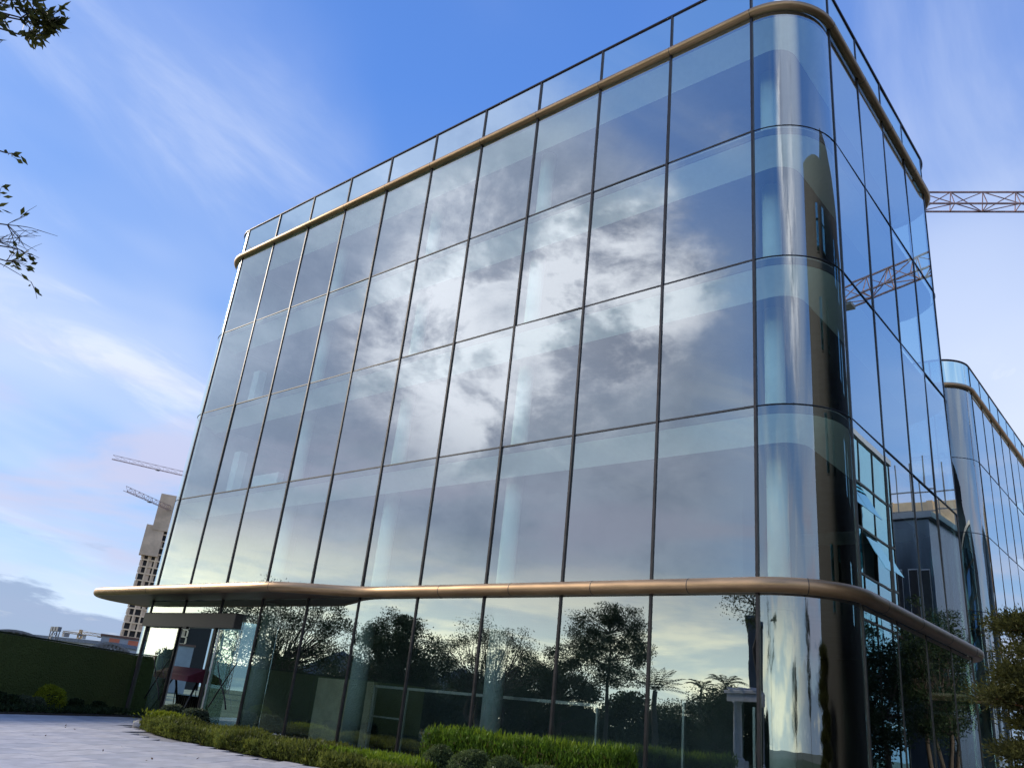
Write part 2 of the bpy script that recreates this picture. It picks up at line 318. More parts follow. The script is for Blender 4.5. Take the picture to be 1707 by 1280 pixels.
slab_me = [MB().bbox((-.595, -.295, 0), (.595, .295, .03), .006).mesh('paving_slab', M[k]) for k in ('paving', 'paving2', 'paving3')]
cells = []
for i in range(-30, 40):
    for j in range(-2, 60):
        q = E0 + WD*(i*1.2 + (j % 2)*.6) - WN*(j*.6+.3)
        x, y = q
        if y > -.6 and x > -28.9 and x < 2: continue
        if inside(x, y, bed_front) or any(inside(x+a*.5, y+b*.5, bed_front) for a in (-1, 1) for b in (-1, 1)): continue
        if x > 6 or y < -21.5 or x < -15-(y+17)*.75-1.2: continue
        px, py, zz_ = in_front(x, y)
        cells.append((zz_ if (-60 < px < 760 and py < 1330 and zz_ > 3) else 900+random.random(), x, y))
cells.sort(); rzs = math.atan2(WD.y, WD.x)
for k, (z_, x, y) in enumerate(c for c in cells if c[0] < 900):
    if k < 300: put('paving_slab', random.choice(slab_me), plaza, (x, y, -.018 + random.uniform(-.0015, .0015)), (random.uniform(-.001, .001), random.uniform(-.001, .001), rzs))
mb = MB(); rest = [c for c in cells if c[0] >= 900] + [c for c in cells if c[0] < 900][300:]
cr, sr = math.cos(rzs), math.sin(rzs)
for z_, x, y in rest:
    mb.add([(x+cr*a-sr*b, y+sr*a+cr*b, .010) for a, b in ((-.595, -.295), (.595, -.295), (.595, .295), (-.595, .295))], [(0, 1, 2, 3)])
tag(mb.build('paving_slabs_beyond', M['paving'], plaza), kind='stuff')
tag(MB().add([(-120, -150, -.035), (120, -150, -.035), (120, -20, -.035), (-10, -20, -.035), (-30, 4, -.035), (-120, 4, -.035)], [(0, 1, 2, 3, 4, 5)]).build('lawn', M['lawn']), kind='structure')
bed = tag(MB().prism(bed_front, -.03, .014).build('planting_bed', M['soil']), kind='structure')
wl = [E0 + WD*t for t in (-3.5, -2, 0, 8.6)]; wl2 = [q + WN*1.7 for q in wl]
tag(MB().prism([tuple(q) for q in wl] + [tuple(q) for q in reversed(wl2)], -.03, .05).build('wall_bed', M['soil']), kind='structure')

# ------------------------------------------------------------------ curtain-wall office buildings
W1, W2, R = 2.7, 2.417, 1.666
LV = [8.97, 13.05, 17.19]; ZT, ZB, ZR = 21.50, 4.70, 23.06
def outline(nf, nr, off, seg=10):
    L, D = nf*W1, nr*W2; P = []
    for cx, cy_, a0 in ((0, R, -90), (0, R+D, 0), (-L, R+D, 90), (-L, R, 180)):
        for k in range(seg+1):
            a = rad(a0 + 90*k/seg); P.append((cx+(R+off)*math.cos(a), cy_+(R+off)*math.sin(a)))
    return P
def thin_box(x0, x1, y0, y1, z0, z1):         # pane: first face is the coated outer one, inner face and edges are clear
    mb = MB().box((x0, y0, z0), (x1, y1, z1)); mb.idx = [0 if i == 2 else 1 for i in range(6)]; return mb
def glass_mesh(mb, name, mt):
    me = mb.mesh(name, [mt, M['clear']]); me.polygons.foreach_set('material_index', mb.idx); return me
def arc_pane(z0, z1, a0, cx, cy_, mt, seg=28, th=.02):
    mb = MB(); A = [rad(a0 + 1.1 + (90-2.2)*k/seg) for k in range(seg+1)]
    for rr, flip in ((R, False), (R-th, True)):
        v = []; f = []
        for a in A: v += [(cx+rr*math.cos(a), cy_+rr*math.sin(a), z0), (cx+rr*math.cos(a), cy_+rr*math.sin(a), z1)]
        for k in range(seg): q = (2*k, 2*k+2, 2*k+3, 2*k+1); f.append(q[::-1] if flip else q)
        mb.add(v, f, True)
    mb.idx = [0]*seg + [1]*seg; return glass_mesh(mb, 'curved_pane', mt)
def office(name, label, loc, nf, nr, group=None, low_tube=True, sides='frlb', tile='bounce_floor', head='soffit'):
    root = empty(name, loc); tag(root, label, 'building', group); L, D = nf*W1, nr*W2
    rows = [(.06, ZB-.13, 'glass'), (ZB+.12, LV[0], 'glass'), (LV[0], LV[1], 'glass'), (LV[1], LV[2], 'glass'), (LV[2], ZT-.08, 'glass'), (ZT+.12, ZR-.06, 'parapet')]
    def runs():
        if 'f' in sides: yield [(-(i+.5)*W1, 0) for i in range(nf)], W1, 0
        if 'r' in sides: yield [(R, R+(i+.5)*W2) for i in range(nr)], W2, 90
        if 'l' in sides: yield [(-L-R, R+(i+.5)*W2) for i in range(nr)], W2, -90
        if 'b' in sides: yield [(-(i+.5)*W1, 2*R+D) for i in range(nf)], W1, 180
    for pts, w, a in runs():
        for k, (z0, z1, mt) in enumerate(rows):
            h = z1-z0-.036
            me = glass_mesh(thin_box(-w/2+.02, w/2-.02, -.012, .012, -h/2, h/2), 'pane', M[mt])
            for i, (x, y) in enumerate(pts):
                if name == 'entrance_office_building' and a == 0 and k == 0 and i in (8, 9): continue    # doors there
                if a == 0 and k == 0 and loc[0] == 0 and i in (8, 9): continue
                put('pane', me, root, (x, y, (z0+z1)/2), (random.gauss(0, .0024), random.gauss(0, .0014), rad(a)+random.gauss(0, .0032)))
        pr_ = .055 if a == 0 else .03; ml = MB().box((-.032, -pr_, 0), (.032, .05, ZT-.05)).box((-.032, -pr_, ZT+.10), (.032, .03, ZR-.05)).mesh('mullion', M['mullion'])
        ca_, sa_ = math.cos(rad(a)), math.sin(rad(a))
        ends = [(x-ca_*w/2, y-sa_*w/2) for x, y in pts] + [(pts[-1][0]+ca_*w/2, pts[-1][1]+sa_*w/2)] if a in (90, ) else \
               [(x+ca_*w/2, y+sa_*w/2) for x, y in pts] + [(pts[-1][0]-ca_*w/2, pts[-1][1]-sa_*w/2)]
        if a == -90: ends = [(x, y-w/2) for x, y in pts] + [(pts[-1][0], pts[-1][1]+w/2)]
        if a == 180: ends = [(x+w/2, y) for x, y in pts] + [(pts[-1][0]-w/2, y)]
        for x, y in ends: put('mullion', ml, root, (x, y, 0), (0, 0, rad(a)))
        n = len(pts); mx = sum(q[0] for q in pts)/n; my = sum(q[1] for q in pts)/n
        tr = MB().box((-n*w/2, -.03, -.022), (n*w/2, .04, .022)).mesh('transom', M['side'])
        for z in LV: put('transom', tr, root, (mx, my, z), (0, 0, rad(a)))
    for cx, cy_, a0 in ((0, R, -90), (0, R+D, 0), (-L, R+D, 90), (-L, R, 180)):
        for z0, z1, mt in rows: put('curved_pane', arc_pane(z0+.018, z1-.018, a0, cx, cy_, M['curved' if mt == 'glass' else mt]), root)
        for z in LV:
            mb = MB(); mb.tube([(cx+R*math.cos(rad(a0+t*7.5)), cy_+R*math.sin(rad(a0+t*7.5)), z) for t in range(13)], .024, 4, smooth=False); mb.build('curved_transom', M['side'], root)
    MB().tube([(x, y, ZT) for x, y in outline(nf, nr, .07, 14)], .138, 16, closed=True).build('bronze_band', M['bronze'], root)
    MB().tube([(x, y, ZR) for x, y in outline(nf, nr, .0, 14)], .06, 6, closed=True).build('parapet_rail', M['rail'], root)
    if low_tube: MB().tube([(x, y, ZB) for x, y in outline(nf, nr, .15, 14)], .18, 16, closed=True).build('bronze_band', M['bronze'], root)
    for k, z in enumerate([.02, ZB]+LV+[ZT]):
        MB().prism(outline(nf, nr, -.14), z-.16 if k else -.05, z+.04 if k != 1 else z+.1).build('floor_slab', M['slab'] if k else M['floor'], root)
        if 0 < k < 5: MB().prism(outline(nf, nr, -.15), z+(.041 if k != 1 else .101), z+(.07 if k != 1 else .13)).build('added_floor', M[tile], root)  # unseen floor sheet, added; the pale one throws daylight up at the ceilings
        if k > 1:
            a, b = outline(nf, nr, -.16), outline(nf, nr, -1.0); n = len(a); zt, zb = z-.165, z-.62
            mb = MB(); v = [(*q, zt-.01) for q in a]+[(*q, zb) for q in b]+[(*q, zt) for q in b]; f = []
            for i in range(n):
                j = (i+1) % n; f += [(j, i, n+i, n+j), (n+j, n+i, 2*n+i, 2*n+j)]
            mb.add(v, f).build('ceiling_bulkhead', M[head], root)  # underside shaped with a slope so it catches skylight as a pale band
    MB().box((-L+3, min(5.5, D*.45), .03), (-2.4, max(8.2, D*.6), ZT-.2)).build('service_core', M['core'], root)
    return root
b1 = office('office_building', 'five-storey glass office building with rounded corners, bronze bands and an entrance canopy', (0, 0, 0), 10, 4, low_tube=False, sides='frl')
L1 = 27.0
MB().box((-L1, 2*R+4*W2-.10, .02), (0, 2*R+4*W2+.02, ZT-.1)).build('rear_wall', M['brown'], b1)
for i in range(9):
    for z in (5.6, 9.9, 14.0, 18.2): MB().box((-2.4-i*2.7-.5, 2*R+4*W2+.02, z), (-2.4-i*2.7+.5, 2*R+4*W2+.06, z+1.9)).build('rear_window', M['teal'], b1)
# canopy: the lower bronze band swells out over the entrance and round the corner
sm = lambda t: t*t*(3-2*t)
path = [(x, -.15) for x in (-12.4, -9, -6, -3)]
D1 = 4*W2
for cx, cy_, a0 in ((0, R, -90), (0, R+D1, 0), (-L1, R+D1, 90)):
    path += [(cx+(R+.15)*math.cos(rad(a0+90*k/14)), cy_+(R+.15)*math.sin(rad(a0+90*k/14))) for k in range(15)]
XL = -L1-R-.15; XC = -30.7
path += [(XL, 9.5)]
k0 = len(path)
path += [(XL+(XC-XL)*sm(t/12), 7.6-3.6*t/12) for t in range(13)]
path += [(XC, 2.4)]
path += [(XC+2.0-2.0*math.cos(rad(9*k)), .5-2.0*math.sin(rad(9*k))) for k in range(11)]
path += [(x, -1.5) for x in (-26, -24, -22, -20, -18)]
path += [(-16.9+4.4*t/16, -1.5+1.35*sm(t/16)) for t in range(16)]
MB().tube([(x, y, ZB) for x, y in path], .172, 18, closed=True).build('bronze_band', M['bronze'], b1)
cp = path[k0:]
inner = [(-12.6, .02)] + [(-L1, .02)] + [(-L1+(R-.02)*math.cos(rad(270-9*k)), R+(R-.02)*math.sin(rad(270-9*k))) for k in range(1, 11)] + [(-L1-R+.02, 7.6)]
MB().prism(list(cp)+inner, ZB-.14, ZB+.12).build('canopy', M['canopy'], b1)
# inside: columns, partitions, lobby
colme = MB().lathe([(.30, .05), (.30, ZB-.2)], n=20).mesh('column', M['dimcol'])  # ground-floor copy of the column plaster, darkened in colour to look dim
for x, y in ((-21.0, 1.7), (-14.95, 1.7), (-8.9, 1.7), (-.48, 2.3), (-27.0, 1.1), (-19.3, .75)): put('column', colme, b1, (x, y, 0))
for z0, z1 in ((ZB+.1, LV[0]), (LV[0], LV[1]), (LV[1], LV[2]), (LV[2], ZT)):
    cm_ = MB().lathe([(.27, 0), (.27, z1-z0-.36)], n=20).mesh('column', M['column'])
    for x, y in ((-21.0, 1.7), (-14.95, 1.9), (-8.9, 1.7), (-.48, 2.3)): put('column', cm_, b1, (x, y, z0+.05))
for z in LV[:2]:
    MB().box((-25.4, 2.2, z+.05), (-23.2, 2.5, z+1.5)).box((-26.2, 1.6, z+.05), (-25.7, 2.0, z+2.6)).build('white_partition', M['white'], b1)
for z0, z1 in ((ZB+.15, LV[0]-.2), (LV[0]+.1, LV[1]-.2), (LV[1]+.1, LV[2]-.2), (LV[2]+.1, ZT-.2)): MB().box((-27.8, .45, z0), (-27.65, 11.4, z1)).build('sun_block_wall', M['sun_block'], b1)  # added wall, keeps sun and sky from showing through the side glass
MB().box((-18.3, 2.6, .05), (-15.2, 2.8, 2.15)).build('beige_partition', M['beige'], b1)
mb = MB().box((-14.9, 2.4, 1.98), (-5.7, 2.5, 2.06)).box((-14.95, 2.4, .05), (-14.85, 2.5, 2.06)).box((-14.9, 2.4, 1.05), (-13.3, 2.46, 1.1)).box((-13.3, 2.4, .05), (-13.24, 2.46, 1.98)).box((-9.5, 2.4, .05), (-9.44, 2.46, 1.98)).box((-5.76, 2.4, .05), (-5.7, 2.5, 1.98))
mb.build('partition_frame', M['trim'], b1)
for x in (-3.2, -1.3): MB().beam((x, 2.6, .05), (x, 2.6, 2.3), .06).build('partition_post', M['trim'], b1)
# entrance
MB().bbox((-27.0, -.26, 3.48), (-20.1, .10, 4.02), .02).build('door_header', M['header'], b1)
MB().box((-23.55, -.30, 3.40), (-23.30, -.18, 3.50)).build('door_sensor', M['black'], b1)
def flat_pane(x0, x1, z0, z1, y, nm='door_leaf', mt='glass'):
    o = put(nm, glass_mesh(thin_box(-(x1-x0)/2, (x1-x0)/2, -.012, .012, -(z1-z0)/2, (z1-z0)/2), nm, M[mt]), b1, ((x0+x1)/2, y, (z0+z1)/2)); return o
for x0, x1 in ((-27, -24.3), (-24.3, -21.6)): flat_pane(x0+.05, x1-.05, 4.05, ZB-.2, 0, 'transom_light')
dl = flat_pane(-26.95, -24.35, .05, 3.46, .05); dr = flat_pane(-21.35, -20.15, .05, 3.46, .05)
for x in (-24.33, -21.37): MB().box((x-.04, -.02, .05), (x+.04, .12, 3.46)).build('door_stile', M['trim'], b1)
def crossed(cx, lx, parent):
    mb = MB(); px = parent.location
    for s in (-1, 1):
        pts = [Vector((cx + s*(-.62 + 1.24*t) + .05*math.sin(7*t+s), -.13, .75 + 1.55*(t if s > 0 else t)**1.1 + .04*math.sin(9*t))) - px for t in np.linspace(0, 1, 9)]
        mb.tube(pts, [.018+.012*(1-i/8) for i in range(9)], 6)
    mb.build('door_handle', M['black'], parent)
crossed(-24.9, 0, dl); crossed(-20.2, 0, dr)
for x in (-23.35, -22.3): MB().box((x-.5, 5.1, 2.55), (x+.42, 5.14, 3.05)).build('lobby_screen', M['beige'], b1)

def joints(parent, pts, z, r_, step):
    me = MB().lathe([(r_+.003, -.008), (r_+.003, .008)], n=18).mesh('band_joint', M['side']); acc = 0
    for i in range(1, len(pts)):
        p, q = Vector(pts[i-1]), Vector(pts[i]); L_ = (q-p).length; n_ = int((acc+L_)//step)
        for k in range(1, n_+1):
            c_ = p.lerp(q, (k*step-acc)/L_); o = put('band_joint', me, parent, (c_.x, c_.y, z)); o.rotation_euler = (q-p).to_3d().to_track_quat('Z', 'Y').to_euler()
        acc = acc+L_-n_*step
oo = outline(10, 4, .07, 14); joints(b1, [(-27, -.07)] + oo[:32], ZT, .138, 2.7); joints(b1, path[:26], ZB, .172, 2.7); joints(b1, path[-22:], ZB, .172, 4.1)
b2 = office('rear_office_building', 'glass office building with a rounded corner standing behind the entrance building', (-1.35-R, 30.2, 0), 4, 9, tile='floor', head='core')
MB().box((-4*W1+.8, 2.3, .06), (-.75, 2*R+9*W2-1.2, ZT-.2)).build('blocking_wall', M['core'], b2)  # added dark wall, blocks the bright horizon behind the glass

# ------------------------------------------------------------------ vegetation builders
def limb(mb, a, b, r0, r1, bend=.12, n=5, sides=6):
    a, b = Vector(a), Vector(b); L = (b-a).length; off = Vector((random.uniform(-1, 1), random.uniform(-1, 1), random.uniform(-.3, .6)))*L*bend
    pts = [a.lerp(b, t) + off*math.sin(math.pi*t) for t in [i/n for i in range(n+1)]]
    mb.tube(pts, [r0+(r1-r0)*i/n for i in range(n+1)], sides, capped=False); return pts
def tree(name, label, loc, h, crown, leaf, n_cl=60, per=90, ln=.16, trunk_r=.16, fork=.35, group=None, spread=.55, stems=1, shell=.55, cat='tree', barkm='bark', leafy=1.0, lean=0):
    """crown = (rx, ry, z_low, z_high); limbs rise from the trunk to leaf clusters spread through the crown"""
    root = empty(name, loc); tag(root, label, cat, group); mb = MB(); rx, ry, z0, z1 = crown; P = []
    tops = []
    for s in range(stems):
        a = 2*math.pi*s/max(stems, 1)+random.random(); o = Vector((math.cos(a), math.sin(a), 0))*(.25 if stems > 1 else 0)
        f = Vector((o.x*4*(rx/3) + lean, o.y*4, h*fork)) if stems > 1 else Vector((lean*.4, 0, h*fork))
        pts = limb(mb, o, f, trunk_r, trunk_r*.7, .04); top = f.lerp(Vector((lean, 0, (z0+z1)/2 + (z1-z0)*.25)), .8 if stems == 1 else .35)
        pts += limb(mb, f, top, trunk_r*.7, trunk_r*.22, .08); tops.append(pts)
    cz, rz = (z0+z1)/2, (z1-z0)/2
    for k in range(n_cl):
        while True:
            q = Vector((random.uniform(-1, 1), random.uniform(-1, 1), random.uniform(-1, 1)))
            if shell < q.length < 1: break
        c_ = Vector((q.x*rx*random.uniform(.82, 1.08)+lean, q.y*ry*random.uniform(.82, 1.08), cz+q.z*rz))
        st = min(tops, key=lambda t: min((u-c_).length for u in t)); lowb = [u for u in st if u.z < c_.z+.2 and u.z > h*fork*.6] or st[-3:]
        s0 = min(lowb, key=lambda u: (u-c_).length + .25*abs(u.z-c_.z+1.0))
        pts = limb(mb, s0, c_, trunk_r*.24, trunk_r*.05, .12, 4, 4)
        for e in range(2):
            t = pts[random.randint(2, 4)]; limb(mb, t, t + Vector((random.gauss(0, 1), random.gauss(0, 1), random.gauss(.5, .6)))*spread*.8, trunk_r*.07, trunk_r*.03, .1, 2, 3)
        n = int(per*3.6*random.uniform(.35, 1.35)*leafy); P.append(np.array(c_) + np.clip(rng.normal(size=(n, 3)), -1.6, 1.6)*np.array([spread, spread, spread*.75])*.74*random.uniform(.55, 1.2))
    mb.build('trunk', M[barkm], root)
    put('crown', quads_mesh('crown', leaf_quads(np.concatenate(P), ln*.60, ln*.34), M[leaf]), root); return root
def ball(name, label, loc, r_, leaf, n=2600, ln=.07, squash=.9, group=None, cat='shrub'):
    root = empty(name, loc); tag(root, label, cat, group)
    q = rng.normal(size=(n, 3)); q /= np.linalg.norm(q, axis=1, keepdims=True); q[:, 2] = np.where(q[:, 2] < -.55, -q[:, 2], q[:, 2])
    lump = 1 + .06*np.sin(q[:, 0]*5+loc[0]*3) + .05*np.sin(q[:, 1]*6+loc[1]*5)
    P = q*(r_*lump*rng.uniform(.80, 1.0, n))[:, None]*np.array([1, 1, squash]) + np.array([0, 0, r_*squash*.85])
    put('foliage', quads_mesh('foliage', leaf_quads(P, ln, ln*.55, q*1.1), M[leaf]), root)
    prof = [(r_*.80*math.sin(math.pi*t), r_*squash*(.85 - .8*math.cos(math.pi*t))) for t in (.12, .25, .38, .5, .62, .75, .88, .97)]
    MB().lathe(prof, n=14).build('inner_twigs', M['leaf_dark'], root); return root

# ---- planting along the entrance front
def scatter_poly(poly, n):
    xs = [p[0] for p in poly]; ys = [p[1] for p in poly]; out = []
    while len(out) < n:
        x, y = random.uniform(min(xs), max(xs)), random.uniform(min(ys), max(ys))
        if inside(x, y, poly): out.append((x, y))
    return np.array(out)
cover_poly = [(-19.6, -2.4), (-18.65, -3.46), (-16.2, -4.27), (-13.4, -4.67), (-9.1, -4.62), (-7.0, -4.6), (-7.4, -2.6), (-11, -2.2), (-15, -2.0), (-19, -1.7)]
n = 34000; xy = scatter_poly(cover_poly, n); hh = .11 + .23*np.clip(np.sin(xy[:, 0]*1.7+xy[:, 1]*2.1)*.25 + np.sin(xy[:, 0]*4.3-xy[:, 1]*3.1)*.2 + .6, 0, 1)
P = np.column_stack([xy, .06 + hh*rng.uniform(.15, 1, n)])
edge_l = [(-19.6, -2.5), (-18.65, -3.5), (-16.2, -4.33), (-13.4, -4.73), (-9.1, -4.68), (-5.4, -4.6)]; ep = []
for (x0, y0), (x1, y1) in zip(edge_l, edge_l[1:]):
    m_ = int(1100*math.hypot(x1-x0, y1-y0)); t_ = rng.uniform(0, 1, m_); ep.append(np.column_stack([x0+(x1-x0)*t_, y0+(y1-y0)*t_ + rng.normal(0, .05, m_) + .03*np.sin(t_*40), .0+rng.uniform(0, .26, m_)]))
P = np.concatenate([P]+ep)
tag(put('ground_cover_plants', quads_mesh('ground_cover_plants', leaf_quads(P, .13, .035, np.array([0, 0, 1.6]), .9), M['leaf_cover'])), 'low feathery green ground cover edging the plaza in front of the glass', 'ground cover', kind='stuff')
lp = [(-8.8, -4.45), (-5.6, -4.45), (-5.5, -3.7), (-7.2, -3.3)]; n = 4500; xy = scatter_poly(lp, n); P = np.column_stack([xy, .05 + rng.uniform(.05, .33, n)])
tag(put('lime_border_plants', quads_mesh('lime_border_plants', leaf_quads(P, .14, .04, np.array([0, 0, 1.8]), .8), M['leaf_lime'])), 'bright lime border plants beside the clipped balls', 'border plants', kind='stuff')
n = 2500; xy = np.column_stack([rng.normal(-18.6, .30, n), rng.normal(-2.85, .25, n)]); P = np.column_stack([xy, .06+rng.uniform(.05, .42, n)])
tag(put('yellow_green_bush', quads_mesh('yellow_green_bush', leaf_quads(P, .12, .04, np.array([0, 0, 1.5]), .9), M['leaf_yellow'])), 'small yellow-green tuft at the doorway end of the ground cover', 'shrub')
hroot = empty('clipped_hedge', (-4.4, -2.25, 0)); tag(hroot, 'upright bright green hedge with feathery tips in front of the glass', 'hedge')
n = 30000; hx = rng.uniform(-2.75, 2.65, n); hy = rng.uniform(-.45, .45, n); tip = .98 + .05*np.sin(hx*3.1) + .05*np.sin(hx*7.7+1) + rng.normal(0, .03, n)
hz = tip*np.sqrt(rng.uniform(.02, 1, n)); P = np.column_stack([hx, hy, hz])
put('foliage', quads_mesh('foliage', leaf_quads(P, .12, .03, np.array([0, 0, 2.2]), .7), M['leaf_hedge']), hroot)
n = 900; P = np.column_stack([rng.uniform(-2.7, 2.6, n), rng.uniform(-.4, .4, n), rng.uniform(.92, 1.05, n)])
put('shoots', quads_mesh('shoots', leaf_quads(P, .16, .03, np.array([0, 0, 3]), .6), M['leaf_lime']), hroot)
n = 3000; P = np.column_stack([rng.uniform(-2.75, 2.65, n), rng.uniform(-.5, .5, n), rng.uniform(.1, .95, n)])
put('old_leaves', quads_mesh('old_leaves', leaf_quads(P, .11, .03, np.array([0, 0, 1.2]), .9), M['leaf_olive']), hroot)
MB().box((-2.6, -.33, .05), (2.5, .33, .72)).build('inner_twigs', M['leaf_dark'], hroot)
for (x, y, r_), nm in zip(((-5.75, -3.45, .42), (-4.55, -3.75, .44), (-3.5, -3.9, .42), (-2.5, -4.0, .40)), ('first clipped dark green ball shrub, at the lime plants', 'second clipped dark green ball shrub along the hedge', 'third clipped dark green ball shrub along the hedge', 'fourth clipped dark green ball shrub, at the far hedge end from the lime plants')):
    ball('clipped_ball_shrub', nm, (x, y, .03), r_, 'leaf_ball', 3800, .055, group='ball shrubs along the hedge')
ball('dwarf_shrub', 'low rounded dark shrub before the gap of the open doorway', (-20.7, -1.5, .02), .46, 'leaf_grey', 2600, .08, .8, 'shrubs by the doorway')
ball('dwarf_shrub', 'low rounded dark shrub before the door leaf beside the pale column', (-19.2, -1.5, .02), .46, 'leaf_grey', 2600, .08, .8, 'shrubs by the doorway')
mb = MB()
q = rng.normal(size=(60, 3)); q /= np.linalg.norm(q, axis=1, keepdims=True)
bm_v = [(x*.32*(1+.15*math.sin(9*x+4*y)), y*.24, max(z, -.4)*.17+.07) for x, y, z in q]
import bmesh
bm = bmesh.new()
for v in bm_v: bm.verts.new(v)
bmesh.ops.convex_hull(bm, input=bm.verts); me = bpy.data.meshes.new('edge_stone'); bm.to_mesh(me); bm.free(); me.materials.append(M['rock'])
tag(put('edge_stone', me, None, (-19.3, -3.25, 0)), 'grey boulder at the rounded tip of the planting bed', 'stone')

n = 46; P = np.column_stack([rng.uniform(-22, -6, n), rng.uniform(-11, -4.9, n), np.full(n, .016)]); P[:, 1] -= np.clip((-14-P[:, 0])*.1, 0, 3)
tag(put('fallen_leaves', quads_mesh('fallen_leaves', leaf_quads(P, .06, .035, np.array([0, 0, .03]), .5), M['leaf_fallen'])), 'scattered dry fallen leaves on the pale plaza paving', 'fallen leaves', kind='stuff')

# ---- green wall on the left with its bed
h0, h1 = E0 + WN*1.75 - WD*3.5, E0 + WN*1.75 + WD*14
rzw = math.atan2(WD.y, WD.x); gw = empty('green_wall', (h0.x, h0.y, 0), rzw); tag(gw, 'long dark green leaf-covered site wall beyond the plaza', 'wall')
for k in range(7): MB().box((k*2.5+.008, -.05, .02), ((k+1)*2.5-.008, .05, 2.36)).build('wall_panel', M['turf'], gw)
MB().box((0, -.06, 2.37), (17.5, .06, 2.42)).build('coping', M['leaf_dark'], gw)
def wb(t, s): q = E0 + WD*t + WN*s; return (q.x, q.y, .02)
ball('round_shrub', 'rounded yellow-green clipped shrub before the green wall', wb(3.45, .75), .50, 'leaf_yellow', 3600, .08, .95)
k = 0
for t, r_, lf, lb in ((-1.2, .40, 'leaf_dark', 'dark shrub before the green wall, farthest from the glass building'), (-.3, .38, 'leaf_grey', 'grey-green domed shrub between two dark ones before the green wall'), (.55, .36, 'leaf_dark', 'dark shrub between the grey-green dome and the squat dark shrub'),
                    (1.3, .30, 'leaf_dark', 'squat dark shrub in the middle of the wall bed'), (1.95, .31, 'leaf_grey', 'grey-green shrub two along from the yellow-green clipped one'), (2.65, .29, 'leaf_grey', 'silvery low shrub touching the yellow-green clipped shrub'), (5.0, .30, 'leaf_dark', 'small dark shrub just past the yellow-green clipped one'), (6.6, .28, 'leaf_dark', 'small dark shrub nearest the building end of the wall bed')):
    ball('bed_shrub', lb, wb(t, .7), r_, lf, 1900, .085, .85, 'shrubs before the green wall')
n = 9000; t = rng.uniform(-3.4, 8.3, n); s = rng.uniform(.08, 1.6, n); P = np.column_stack([E0.x+WD.x*t+WN.x*s, E0.y+WD.y*t+WN.y*s, .05+rng.uniform(0, .2, n)])
tag(put('wall_bed_plants', quads_mesh('wall_bed_plants', leaf_quads(P, .12, .04, np.array([0, 0, 1.2]), 1), M['leaf_dark'])), 'dark low planting at the foot of the green wall', 'ground cover', kind='stuff')

# ---- foreground tree whose twigs hang into the top left
def sprig_tree():
    root = empty('street_tree', (-1.6, -19.1, 0)); tag(root, 'slender leafy tree whose twigs reach in against the blue sky', 'tree'); o = Vector(root.location)
    mb = MB(); LP = []; LD = []
    top = Vector((.3, .2, 7.2)); tr = limb(mb, (0, 0, 0), top, .11, .03, .02, 10)
    def at(px, py, D):
        a = (px-853.5)/1369.14; b = -(py-640)/1369.14; dd = (r2*a + u2*b + fwd).normalized(); return CAM + dd*D - o
    def branch(tip, base_z, twigs, leaves, L, bare=False):
        s0 = min(tr, key=lambda u: abs(u.z-base_z)); pts = limb(mb, s0, tip, .022, .006, .06, 8, 5)
        for k in range(twigs):
            i = random.randint(5, 8); p = pts[i]; v = (pts[i]-pts[i-1]).normalized() + Vector((random.gauss(0, .55), random.gauss(0, .55), random.gauss(.05, .5)))
            e = p + v.normalized()*L*random.uniform(.4, 1); tp = limb(mb, p, e, .005, .002, .1, 4, 4)
            for u in range(2 if bare else 1):
                q = tp[random.randint(1, 4)]; e2 = q + (v.normalized() + Vector((random.gauss(0, .6), random.gauss(0, .6), random.gauss(.1, .5)))).normalized()*L*.45; tp += limb(mb, q, e2, .0035, .0015, .1, 3, 4)
            for u in range(leaves if not bare else random.choice((0, 0, 1, 2))):
                q = random.choice(tp[2:]); LP.append(q); LD.append(v.normalized())
    # leafy end at the top edge, a small spray, and a barer, twiggy one below
    branch(at(35, 30, 8.3), 6.6, 26, 22, .34); branch(at(20, 10, 8.3), 6.6, 14, 20, .34); branch(at(-40, 20, 8.2), 6.4, 14, 14, .5); branch(at(66, 40, 8.4), 6.2, 14, 18, .18); branch(at(32, 58, 8.4), 6.2, 12, 16, .16)
    branch(at(10, 255, 8.6), 5.2, 9, 9, .16)
    branch(at(12, 375, 8.8), 4.6, 26, 4, .40, True); branch(at(-10, 400, 8.8), 4.5, 16, 4, .45, True); branch(at(30, 415, 8.9), 4.3, 9, 5, .18); branch(at(10, 435, 8.9), 4.3, 7, 5, .2); branch(at(-20, 430, 8.9), 4.2, 9, 8, .4); branch(at(-70, 330, 8.6), 4.6, 12, 9, .5)
    for k in range(16):                          # the rest of the crown, left of the picture
        a = random.uniform(1.9, 4.6); rr = random.uniform(.8, 1.9); branch(Vector((math.cos(a)*rr-.2, math.sin(a)*rr-.3, random.uniform(4.4, 8.0))), random.uniform(3.6, 6.5), 10, 12, .5)
    mb.build('trunk', M['bark'], root)
    P = np.array([tuple(q) for q in LP]) + rng.normal(size=(len(LP), 3))*.015; Dv = np.array([tuple(q) for q in LD])
    put('leaves', quads_mesh('leaves', leaf_quads(P, .085, .036, Dv*.8 + np.array([0, 0, -.3]), .7), M['leaf_fg']), root)
sprig_tree()

